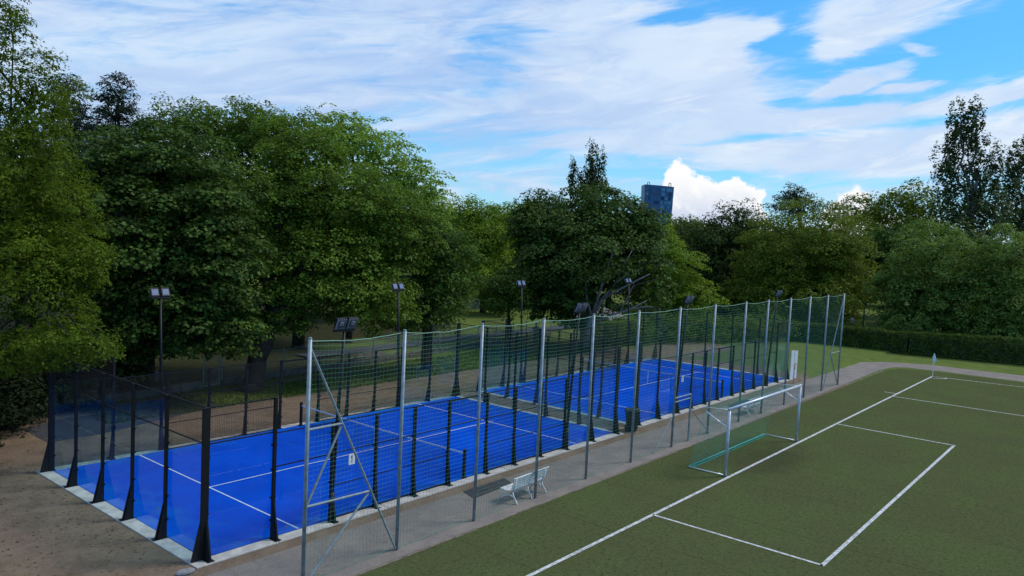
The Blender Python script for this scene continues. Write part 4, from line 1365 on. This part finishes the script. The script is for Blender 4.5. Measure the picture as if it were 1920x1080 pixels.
def make_tree(name, key, leafm, leaf, style, label, seed, dens=1.0, trunk_r=.3, bark='bark', fork=.35, aspect=.8, twigs=3, group='trees around the courts'):
    global TRI
    rng = np.random.default_rng(seed)
    (bx, by), lobes = TREES[key]
    root = thing(name, label, 'tree', (bx, by, gz(bx, by) - .05), 0, group)
    o = np.array([bx, by, 0.0])
    cz = [l[2] for l in lobes]
    ztop = max(l[2] + l[4] for l in lobes)
    zlow = min(l[2] - l[4] for l in lobes)
    P, N, K = [], [], []
    leaf = leaf * 1.12
    for (x, y, z, r, rz) in lobes:
        p, nn, kk = lobe_points((x - bx, y - by, z), r, rz, leaf, style, rng, dens)
        P.append(p)
        N.append(nn)
        K.append(kk)
    P, N, K = np.concatenate(P), np.concatenate(N), np.concatenate(K)
    keep = P[:, 2] > .25
    if key == 'mapleC':
        rr_ = P @ np.array([0.637, -0.771, 0.0])
        tt_ = P @ np.array([-0.773, -0.634, 0.0])
        keep = keep & ~((rr_ > -.2) & (rr_ < 5.0) & (tt_ > .6) & (P[:, 2] < 3.6 + .85 * rr_) & (P[:, 2] < 7.4))
    P, N, K = P[keep], N[keep], K[keep]
    me = leaves_mesh('crown', P, N, leaf, rng, aspect, .45, .8 if style == 'acacia' else 0, K)
    TRI += 2 * len(P)
    me.materials.append(M[leafm])
    c = bpy.data.objects.new('crown', me)
    COL.objects.link(c)
    c.parent = root
    mb = MB()
    hf = max(1.2, zlow + (ztop - zlow) * fork)
    mx = float(np.mean([l[0] for l in lobes])) - bx
    my = float(np.mean([l[1] for l in lobes])) - by
    top = Vector((mx * .30, my * .30, hf))
    limb(mb, (0, 0, -.1), top, trunk_r * 1.15, trunk_r * .8, rng, .06, 6, 12)
    mb.tube([(0, 0, -.1), (0, 0, .5)], [trunk_r * 1.6, trunk_r * 1.05], 12)
    for (x, y, z, r, rz) in lobes:
        q = Vector((x - bx, y - by, z))
        st = top.lerp(Vector((0, 0, 0)), float(rng.uniform(0, .25)))
        pts = limb(mb, st, q + Vector((0, 0, rz * .3)), trunk_r * .48, trunk_r * .12, rng, .14, 6, 7)
        for k in range(twigs):
            s_ = pts[int(rng.integers(2, 6))]
            dd = Vector(rng.normal(0, 1, 3))
            dd.z = abs(dd.z) * .5
            dd.normalize()
            e = q + Vector((dd.x * r * .85, dd.y * r * .85, dd.z * rz * .8))
            pp = limb(mb, s_, e, trunk_r * .2, trunk_r * .05, rng, .15, 4, 5)
    mb.build('trunk', M[bark], root, smooth=True)
    return root


make_tree('acacia_tree', 'acaciaL', 'L_acacia', .115, 'acacia', 'tall feathery light green acacia at the left edge, drooping over the cage corner', 11, 1.05, .26, fork=.2, aspect=.55)
make_tree('pine_tree', 'pine1', 'L_pine', .26, 'pine', 'dark pointed pine rising behind the broad maple', 12, 1.9, .3, fork=.5, aspect=.3)
make_tree('pine_tree', 'pine2', 'L_pine', .26, 'pine', 'dark pine between the feathery acacia and the pointed pine', 13, 1.9, .3, fork=.5, aspect=.3)
make_tree('maple_tree', 'maple', 'L_maple', .165, 'tier', 'broad dark maple behind the left end of the near court', 14, 1.05, .36, fork=.15, aspect=1.1)
make_tree('lime_tree', 'lime1', 'L_lime', .17, 'round', 'mid green tree with a level top behind the broad maple', 15, 1.0, .4, aspect=.8)
make_tree('lime_tree', 'lime2', 'L_lime', .155, 'tier', 'largest spreading tree with a thick leaning trunk by the wire gate', 16, 1.05, .48, fork=.12, aspect=.8)
make_tree('lime_tree', 'lime3', 'L_lime2', .165, 'round', 'dense green tree at the right end of the big tree group', 17, 1.0, .3, fork=.15, aspect=.8)
make_tree('tree_of_heaven', 'ailan', 'L_ail', .21, 'star', 'lighter green tree with spiky sprays sloping down to the right', 18, .9, .34, aspect=.7)
make_tree('broadleaf_tree', 'bright', 'L_bright', .23, 'round', 'domed yellow green tree far behind the small low tree', 19, 1.0, .3)
make_tree('small_tree', 'small', 'L_lime2', .19, 'round', 'small low round tree left of the pale branched maple', 20, 1.1, .14)
mc = make_tree('maple_tree', 'mapleC', 'L_maple', .19, 'tier', 'big dark maple with pale bare branches behind the near court end', 21, 1.0, .42, 'palebark', fork=.10, aspect=1.1)
make_tree('poplar_tree', 'poplarC', 'L_poplar', .25, 'poplar', 'slim poplar spires standing above the pale branched maple', 22, .7, .3, fork=.5)
make_tree('broadleaf_tree', 'brightR', 'L_bright', .21, 'tier', 'bright yellow green tree just right of the pale branched maple', 23, 1.0, .25)
make_tree('broadleaf_tree', 'dark', 'L_dark', .27, 'round', 'dark round tree between the bright tree and the domed lime', 24, 1.0, .35)
make_tree('lime_tree', 'roundlime', 'L_round', .21, 'tier', 'wide domed olive green lime beyond the far court', 25, 1.05, .4, fork=.15)
make_tree('pine_tree', 'pineR', 'L_pine', .40, 'pine', 'flat topped dark pine peeping over the domed lime', 26, 1.1, .35, fork=.5, aspect=.35)
make_tree('broadleaf_tree', 'back', 'L_round', .34, 'round', 'far loose topped tree left of the tall poplars', 27, .85, .4)
make_tree('poplar_tree', 'popR1', 'L_poplar', .30, 'poplar', 'tallest twin peaked poplar at the right', 28, .75, .5, 'palebark', fork=.35)
make_tree('poplar_tree', 'popR2', 'L_poplar', .30, 'poplar', 'poplar cut by the right edge of the photo', 29, .75, .4, 'palebark', fork=.35)
make_tree('broadleaf_tree', 'greenR', 'L_soft', .20, 'acacia', 'soft green spreading tree behind the hedge at the right', 30, 1.05, .4, fork=.15)
make_tree('broadleaf_tree', 'greenR2', 'L_soft', .20, 'tier', 'darker green tree behind the hedge at the right edge', 31, 1.0, .35, fork=.15)
make_tree('broadleaf_tree', 'cback', 'L_dark', .34, 'round', 'far dark tree behind the pale branched maple on its left', 32, 1.0, .35)

# pale bare branches of the central maple, on its right side
rngb = np.random.default_rng(77)
mb = MB()
ax = Vector((RT.x, RT.y, 0)).normalized()
tw = Vector((-FW.x, -FW.y, 0)).normalized()


def L3(r_, z_, t_=1.2):
    v_ = ax * r_ + tw * t_
    return (v_.x, v_.y, z_)


mb.tube([(0, 0, .1), L3(.15, 1.6, .2), L3(.3, 2.8, .5)], [.5, .42, .34], 10)
for pts, r0 in (([L3(.3, 2.6, .5), L3(1.0, 4.2, 1.4), L3(1.9, 5.6, 2.2), L3(3.2, 6.8, 2.6)], .17),
                ([L3(1.0, 4.2, 1.4), L3(2.0, 5.0, 2.3), L3(3.6, 6.0, 2.8), L3(4.5, 6.5, 2.8)], .12),
                ([L3(.3, 2.6, .5), L3(.8, 5.0, 1.6), L3(1.2, 7.0, 2.4), L3(1.6, 8.6, 3.0)], .15),
                ([L3(.2, 2.0, .5), L3(1.6, 2.9, 1.6), L3(3.2, 3.6, 2.4), L3(4.4, 4.4, 2.8)], .13),
                ([L3(3.2, 3.6, 2.4), L3(4.4, 3.9, 2.8), L3(4.9, 3.9, 3.0)], .08),
                ([L3(2.4, 3.3, 2.0), L3(2.9, 4.6, 2.4), L3(3.3, 5.6, 2.6)], .07),
                ([L3(1.9, 5.6, 2.2), L3(2.3, 6.9, 2.7), L3(3.0, 8.4, 3.0)], .08),
                ([L3(.3, 2.6, .5), L3(-.3, 4.4, 1.5), L3(-.6, 6.2, 2.4)], .14)):
    mb.tube(pts, [r0 * (1 - .75 * i / (len(pts) - 1)) for i in range(len(pts))], 7)
mb.build('bare_branches', mat('bleached_bark', (0.36, 0.33, 0.28), 0.9, vary=0.35, vscale=3), mc, smooth=True)

# shrubs beyond the far court
rng = np.random.default_rng(5)
srnd = [(46.5, 17.2, 1.4, 1.2, 'rounded green shrub beside the walkway end, leftmost of the shrub row'), (49.3, 16.6, 1.9, 1.3, 'green shrub in the row, just left of the blue play frame'),
        (53.2, 15.4, 2.2, 1.4, 'green shrub in the row, just right of the blue play frame'), (57.2, 13.4, 2.3, 1.45, 'fullest green shrub in the middle of the row beyond the far court'),
        (61.2, 11.4, 2.3, 1.3, 'green shrub in the row, second from the clipped hedge'), (64.6, 9.6, 1.9, 1.3, 'green shrub next to the end of the clipped hedge')]
for i, (x, y, r, h, lab) in enumerate(srnd):
    root = thing('green_shrub', lab, 'shrub', (x, y, -.04), 0, 'shrubs beyond the far court')
    p, nn, kk = lobe_points((0, 0, h * .8), r * 1.15, h, .17, 'round', rng, .8)
    k = p[:, 2] > .02
    me = leaves_mesh('foliage', p[k], nn[k], .17, rng, .8, mul=kk[k])
    TRI += 2 * int(k.sum())
    me.materials.append(M['L_shrub'])
    linkmesh('foliage', me, root)
    mb = MB()
    for q in range(5):
        w = 2 * math.pi * q / 5
        limb(mb, (.1 * math.cos(w), .1 * math.sin(w), 0), (r * .5 * math.cos(w), r * .5 * math.sin(w), h), .04, .012, rng, .1, 3, 5)
    mb.build('stems', M['bark'], root)

# bushes added to fill the dark open space under the acacia with painted shade
for i, (x, y, r, h, lab) in enumerate([(-1.6, 14.6, 1.6, 1.7, 'added dark bush with painted shade left of the cage, nearest the dirt'), (.6, 17.2, 1.9, 2.0, 'added dark bush with painted shade at the foot of the feathery acacia'),
                                       (-4.6, 14.9, 2.1, 2.2, 'added dark bush with painted shade at the left edge of the photo'), (3.6, 19.9, 1.8, 1.6, 'added dark bush with painted shade between acacia and broad maple'),
                                       (-2.4, 18.4, 2.4, 2.8, 'tallest added dark bush with painted shade behind the feathery acacia'), (7.0, 21.6, 1.6, 1.3, 'low added dark bush with painted shade under the broad maple')]):
    root = thing('dark_bush', lab, 'bush', (x, y, -.05), 0, 'added dark bushes at the left')
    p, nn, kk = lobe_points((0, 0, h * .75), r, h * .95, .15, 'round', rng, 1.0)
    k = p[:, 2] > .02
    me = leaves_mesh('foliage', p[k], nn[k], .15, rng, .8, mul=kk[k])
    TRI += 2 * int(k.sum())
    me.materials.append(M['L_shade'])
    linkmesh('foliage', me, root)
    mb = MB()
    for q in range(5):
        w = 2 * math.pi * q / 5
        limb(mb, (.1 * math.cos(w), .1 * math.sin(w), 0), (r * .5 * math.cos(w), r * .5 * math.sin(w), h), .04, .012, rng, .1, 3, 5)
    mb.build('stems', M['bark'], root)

# clipped hedge: a bumpy box covered in leaves, in one run
hp = [Vector((66.0, 8.4, 0)), Vector((66.9, 3.5, 0)), Vector((67.3, -2.0, 0)), Vector((69.0, -8.0, 0)), Vector((70.6, -14.0, 0)), Vector((72.5, -24.0, 0))]
P, N = [], []
for a, c in zip(hp, hp[1:]):
    t = (c - a).normalized()
    s = Vector((t.y, -t.x, 0))
    if s.x > 0:
        s = -s
    L = (c - a).length
    n = int(L * 950)
    tt = rng.uniform(0, L, n)
    f = rng.uniform(0, 1, n)
    H = np.array([1.80 + .10 * noise.noise(Vector((a.x + t.x * q, a.y + t.y * q, 0)) * .8) + .07 * noise.noise(Vector((a.x + t.x * q, a.y + t.y * q, 0)) * 3) + .03 * max(0, -(a.y + t.y * q)) for q in tt])
    hw = .55
    front = f < .52
    topm = (f >= .52) & (f < .85)
    z = np.where(front, rng.uniform(0, 1, n) * H, np.where(topm, H, rng.uniform(0, 1, n) * H))
    lat = np.where(front, hw, np.where(topm, rng.uniform(-hw, hw, n), -hw))
    bumps = rng.normal(0, .045, n)
    lat = lat + bumps * np.where(topm, 0, 1) + .08 * np.sin(tt * 2.2 + z * 3)
    z = z + np.where(topm, rng.normal(0, .05, n), 0)
    base = np.array(a)[None, :] + np.array(t)[None, :] * tt[:, None] + np.array(s)[None, :] * lat[:, None]
    base[:, 2] = z
    P.append(base)
    nv_ = np.where(front[:, None], np.array(s)[None, :] + np.array([0, 0, .5]), np.where(topm[:, None], np.array([[0, 0, 1.0]]), -np.array(s)[None, :]))
    N.append(nv_)
P, N = np.concatenate(P), np.concatenate(N)
hd = thing('clipped_hedge', 'long clipped green hedge across the grass behind the pitch', 'hedge', (0, 0, -.04))
me = leaves_mesh('foliage', P, N, .13, rng, .8, .6)
me.materials.append(M['L_hedge'])
linkmesh('foliage', me, hd)
TRI += 2 * len(P)
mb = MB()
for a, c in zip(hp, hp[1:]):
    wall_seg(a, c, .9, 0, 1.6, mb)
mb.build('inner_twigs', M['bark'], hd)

# distant wood closing the view all round the park: three shared crowns, many copies joined as one mass of leaves
P, N = [], []
rng = np.random.default_rng(9)
ring = []
for i in range(120):
    w = R_(-35 + i * 1.45)
    for rr in (150, 190):
        ring.append((rr * math.cos(w) + rng.uniform(-9, 9) - 10, rr * math.sin(w) + rng.uniform(-9, 9) - 18))
for (x, y) in ring:
    if x < 60 and y < 40 and x > -60:
        continue
    h = rng.uniform(9.0, 13.5)
    r = rng.uniform(5, 8)
    n = 800
    q = rng.normal(0, 1, (n, 3))
    q /= np.linalg.norm(q, axis=1, keepdims=True)
    q[:, 2] = np.abs(q[:, 2]) * np.where(rng.uniform(0, 1, n) < .2, -1, 1)
    lump = np.array([1 + .22 * noise.noise(Vector(k_) * 2.6 + Vector((x, y, 0))) for k_ in q])
    q2 = q * lump[:, None] * rng.uniform(.8, 1.0, (n, 1))
    P.append(q2 * np.array([r, r, h * .5]) + np.array([x, y, h * .52]))
    N.append(q + np.array([0, 0, .4]))
P, N = np.concatenate(P), np.concatenate(N)
me = leaves_mesh('distant_wood', P, N, .95, rng, .9, .4)
TRI += 2 * len(P)
me.materials.append(M['L_dark'])
o = bpy.data.objects.new('distant_wood', me)
COL.objects.link(o)
tag(o, 'far wood closing the park behind the single trees', 'wood', kind='stuff')

# mid distance trees of the park, copies of two kinds
proto = {}


def park_tree(x, y, h, r, k, label):
    rng_ = np.random.default_rng(100 + k)
    if k not in proto:
        P, N, K = [], [], []
        for j in range(6):
            w = 2 * math.pi * j / 6 + k
            p, nn, kk = lobe_points((math.cos(w) * 2.4, math.sin(w) * 2.4, 6.0 + (j % 3) * 1.1), 2.5, 2.1, .28, ('round', 'tier')[k % 2], rng_, .95)
            P.append(p)
            N.append(nn)
            K.append(kk)
        p, nn, kk = lobe_points((0, 0, 8.6), 3.0, 2.3, .28, 'round', rng_, .95)
        P.append(p)
        N.append(nn)
        K.append(kk)
        P, N, K = np.concatenate(P), np.concatenate(N), np.concatenate(K)
        me = leaves_mesh('crown', P, N, .32, rng_, .85, .45, 0, K)
        global TRI
        TRI += 2 * len(P)
        me.materials.append(M[('L_lime2', 'L_round', 'L_dark')[k % 3]])
        mb = MB()
        limb(mb, (0, 0, -.1), (0.2, .1, 4.6), .34, .24, rng_, .04, 5, 9)
        for j in range(6):
            w = 2 * math.pi * j / 6 + k
            limb(mb, (.2, .1, 4.2), (math.cos(w) * 2.4, math.sin(w) * 2.4, 6.5), .14, .04, rng_, .1, 4, 6)
        proto[k] = (me, mb.mesh('trunk', M['bark'], True))
    root = thing('park_tree', label, 'tree', (x, y, gz(x, y)), random.uniform(0, 6), 'trees of the park behind the fence')
    s = h / 11.0
    root.scale = (r / 5.0, r / 5.0, s)
    linkmesh('crown', proto[k][0], root)
    linkmesh('trunk', proto[k][1], root)


random.seed(4)
for (x, y, h, r, k, lab) in (
        (2.0, 27.5, 13.0, 6.0, 2, 'dark park tree behind the feathery acacia'),
        (-6.0, 22.0, 14.0, 5.5, 0, 'dark tree at the far left edge behind the feathery acacia'),
        (20.5, 38.0, 13.0, 6.0, 0, 'park tree whose trunk shows left of the second mast'),
        (30.0, 38.5, 12.5, 5.6, 2, 'park tree behind the tree with spiky sprays'),
        (38.0, 42.0, 12.0, 5.6, 0, 'park tree on the far lawn left of the whitewashed wall'),
        (47.5, 52.0, 12.5, 6.0, 1, 'park tree far back behind the whitewashed wall'),
        (64.0, 56.0, 12.5, 6.5, 2, 'park tree far back left of the dome shaped yellow green tree'),
        (66.0, 44.0, 12.0, 5.5, 2, 'park tree right of the dome shaped yellow green tree'),
        (76.0, 36.0, 12.0, 5.8, 0, 'park tree behind the pale rocky mound'),
        (88.0, 31.0, 12.8, 6.0, 1, 'park tree just left of the blue tower'),
        (93.0, 24.0, 11.6, 6.0, 0, 'park tree just under the blue tower'),
        (98.0, 16.5, 12.5, 6.0, 2, 'park tree behind the dark round tree'),
        (97.0, 6.0, 13.0, 6.0, 0, 'park tree behind the wide domed lime'),
        (92.0, -1.0, 12.5, 6.0, 2, 'park tree below the tallest poplar'),
        (96.0, -9.5, 12.5, 6.0, 0, 'park tree below the poplar at the edge'),
        (83.0, -17.0, 12.0, 6.0, 2, 'park tree just past the right edge'),
        (12.0, 48.0, 13.0, 6.0, 2, 'park tree deep in the wood behind the pointed pine'),
        (26.0, 50.0, 13.5, 6.5, 0, 'park tree deep behind the level topped tree')):
    park_tree(x, y, h, r, k, lab)

# ------------------------------------------------------------------ grass tufts and leaf litter
rng = np.random.default_rng(21)
n = 26000
x = rng.uniform(4, 52, n)
y = 15.2 + rng.uniform(0, 1, n) ** 1.2 * 5.2
P = np.stack([x, y, np.full(n, .03)], 1)
P[:, 2] -= .02
N = rng.normal(0, 1, (n, 3))
N[:, 2] *= .15
me = leaves_mesh('rough_grass', P, N, .15, rng, .28, .1)
me.materials.append(M['L_grass'])
o = bpy.data.objects.new('rough_grass', me)
COL.objects.link(o)
tag(o, 'rough grass verge between the bare dirt and the low wall', 'grass', kind='stuff')
TRI += 2 * n
n = 3800
x = np.concatenate([rng.uniform(-12, 0, n // 2) - .5, rng.uniform(-6, 42, n - n // 2)])
y = np.concatenate([rng.uniform(-3, 13, n // 2), 10.6 + rng.uniform(0, 1, n - n // 2) ** 1.5 * 5.0])
P = np.stack([x, y, np.array([gz(a, b_) for a, b_ in zip(x, y)]) + .012], 1)
N = np.tile([0, 0, 1.0], (n, 1))
me = leaves_mesh('leaf_litter', P, N, .075, rng, .8, .25)
me.materials.append(M['L_litter'])
o = bpy.data.objects.new('leaf_litter', me)
COL.objects.link(o)
tag(o, 'small dry leaves strewn over the bare dirt', 'leaf litter', kind='stuff')

n = 170
cx_ = np.concatenate([rng.uniform(.3, 19.7, n // 2), rng.uniform(22.6, 42, n - n // 2)])
cy_ = np.where(rng.uniform(0, 1, n) < .5, rng.uniform(.2, 9.8, n), np.where(rng.uniform(0, 1, n) < .5, rng.uniform(.1, .9, n), rng.uniform(9.0, 9.9, n)))
P = np.stack([cx_, cy_, np.full(n, .014)], 1)
me = leaves_mesh('leaf_litter', P, np.tile([0, 0, 1.0], (n, 1)), .07, rng, .8, .2)
me.materials.append(M['L_litter'])
o = bpy.data.objects.new('leaf_litter', me)
COL.objects.link(o)
tag(o, 'a few dry leaves blown over the blue courts', 'leaf litter', kind='stuff')

# ------------------------------------------------------------------ blue glass tower on the skyline
tw_ = thing('glass_tower', 'blue glass office tower standing above the far treetops', 'tower', (526, 279, 0), 0)
m_t1 = mat('tower_glass_dark', (0.016, 0.095, 0.280), .3, vary=.5, vscale=.12, spec=.5)
m_t2 = mat('tower_glass_light', (0.120, 0.360, 0.640), .3, vary=.5, vscale=.10, spec=.5)
m_t3 = mat('tower_frame', (0.030, 0.095, 0.230), .5)
nrm = Vector((-FW.x, -FW.y, 0)).normalized()
rt = Vector((RT.x, RT.y, 0)).normalized()


def TW(a, z):
    """point on the curved facade: a from -1 to 1 across, z height"""
    half = 10.3 + 1.1 * z / 55
    off = 2.0 * (1 - a * a)
    return rt * (a * half) + nrm * off + Vector((0, 0, z))


mb = MB()
cols = 16
floors = 16
for i in range(cols):
    a0, a1 = -1 + 2 * i / cols, -1 + 2 * (i + 1) / cols
    z0, z1 = 0, 54.2 - .5 * (a0 + a1) / 2
    p = [TW(a0, z0) - nrm * 16, TW(a1, z0) - nrm * 16, TW(a1, z0), TW(a0, z0), TW(a0, z1) - nrm * 16, TW(a1, z1) - nrm * 16, TW(a1, z1), TW(a0, z1)]
    mb.hexa([p[3], p[2], p[1], p[0], p[7], p[6], p[5], p[4]])
mb.build('tower_body', m_t3, tw_)
random.seed(12)
for fl_ in range(5, floors):
    z0 = fl_ * 3.3 + .25
    z1 = z0 + 2.5
    for half, mm_ in ((0, m_t1), (1, m_t2)):
        mb = MB()
        for i in range(cols):
            dark = (i < cols * .52) != (random.random() < .28)
            if (half == 0) != dark:
                continue
            a0, a1 = -1 + 2 * (i + .07) / cols, -1 + 2 * (i + .93) / cols
            q = nrm * .12
            mb.quad(TW(a0, z0) + q, TW(a1, z0) + q, TW(a1, z1) + q, TW(a0, z1) + q)
        if mb.f:
            tag(mb.build('window_band', mm_, tw_), kind='stuff')
for a in (-.72, .74):
    c0 = TW(a, 54.0) - nrm * 3
    mb = MB()
    for k in range(2):
        mb.tube([c0 + rt * (k * 1.8 - .9), c0 + rt * (k * 1.5 - .75) + Vector((0, 0, 2.6))], .28, 5)
    mb.tube([c0 - rt * .8 + Vector((0, 0, 2.6)), c0 + rt * .8 + Vector((0, 0, 2.6))], .28, 5)
    mb.build('roof_frame', M['stone'], tw_)


# ------------------------------------------------------------------ people far off behind the hedge and on the lawn
def person(loc, rz, pose, top, legs, label):
    root = thing('person', label, 'person', loc, rz)
    sit = pose == 'sit'
    hip = .48 if sit else .92
    J = {'pelvis': (0, 0, hip), 'chest': (0, -.10 if sit else 0, hip + .42), 'neck': (0, -.14 if sit else 0, hip + .56), 'head': (0, -.17 if sit else -.02, hip + .72)}
    vs, es, rs_ = [], [], []

    def add(p, r, par=None):
        vs.append(p)
        rs_.append(r)
        if par is not None:
            es.append((par, len(vs) - 1))
        return len(vs) - 1
    pe = add(J['pelvis'], .15)
    ch = add(J['chest'], .17, pe)
    nk = add(J['neck'], .06, ch)
    hd_ = add(J['head'], .105, nk)
    for s_ in (-1, 1):
        sh = add((s_ * .19, J['chest'][1], hip + .50), .065, ch)
        el_ = add((s_ * .25, J['chest'][1] - (.12 if sit else .02), hip + .22), .05, sh)
        ha = add((s_ * .18, J['chest'][1] - (.32 if sit else .08), hip + .10 if sit else hip - .03), .04, el_)
        hp_ = add((s_ * .10, 0, hip - .03), .09, pe)
        kn = add((s_ * .12, -.42 if sit else -.03, .47 if sit else .48), .068, hp_)
        an = add((s_ * .12, -.44 if sit else .02, .08), .045, kn)
        add((s_ * .12, -.58 if sit else -.14, .05), .035, an)
    me = bpy.data.meshes.new('body')
    me.from_pydata(vs, es, [])
    me.materials.append(M[top])
    o = bpy.data.objects.new('body', me)
    COL.objects.link(o)
    o.parent = root
    o.modifiers.new('skin', 'SKIN')
    for i, r in enumerate(rs_):
        me.skin_vertices[0].data[i].radius = (r, r)
    me.skin_vertices[0].data[0].use_root = True
    o.modifiers.new('sub', 'SUBSURF').render_levels = 2
    hx, hy, hz = J['head']
    for nm, mt, r, off in (('face', 'skin', .112, (0, -.02, 0)), ('hair', 'hair', .118, (0, .02, .03))):
        mb = MB()
        for j in range(9):
            th = -math.pi / 2 + math.pi * j / 8
            for i in range(12):
                w = 2 * math.pi * i / 12
                mb.v.append((hx + off[0] + r * math.cos(w) * math.cos(th) * .86, hy + off[1] + r * math.sin(w) * math.cos(th), hz + off[2] + r * 1.12 * math.sin(th)))
        for j in range(8):
            for i in range(12):
                mb.f.append((j * 12 + i, j * 12 + (i + 1) % 12, (j + 1) * 12 + (i + 1) % 12, (j + 1) * 12 + i))
        mb.build(nm, M[mt], root, smooth=True)
    mb = MB()
    for s_ in (-1, 1):
        if sit:
            mb.tube([(s_ * .10, 0, hip), (s_ * .12, -.42, .48), (s_ * .12, -.44, .1)], [.115, .09, .07], 8)
        else:
            mb.tube([(s_ * .09, 0, hip), (s_ * .11, -.03, .48), (s_ * .12, .02, .1)], [.125, .09, .07], 8)
    mb.build('trousers', M[legs], root, smooth=True)
    return root


sb = thing('long_seat', 'dark park seat behind the hedge under the soft green tree', 'bench', (86.9, -4.4, 0), R_(15))
MB().box(-.25, .25, -1.6, 1.6, .40, .46).build('seat', M['bark'], sb)
MB().box(.24, .28, -1.6, 1.6, .5, .85).build('backrest', M['bark'], sb)
for k in (-1.3, 1.3):
    MB().box(-.2, .22, k - .05, k + .05, 0, .40).build('leg', M['stone'], sb)
person((86.7, -4.4, 0), R_(-75), 'sit', 'c_white', 'c_blue', 'seated person in a white top and navy trousers behind the hedge')
person((89.2, -7.5, 0), R_(-75), 'stand', 'c_yellow', 'c_dark', 'person in a yellow top behind the hedge at the right edge')
person((89.8, 9.3, 0), R_(-80), 'stand', 'c_red', 'c_white', 'person in a red top standing behind the left end of the hedge')
person((40.3, 20.3, 0), R_(-60), 'stand', 'c_pink', 'c_dark', 'person in a pink top standing near the low wall left of the maple')
print('foliage triangles', TRI)
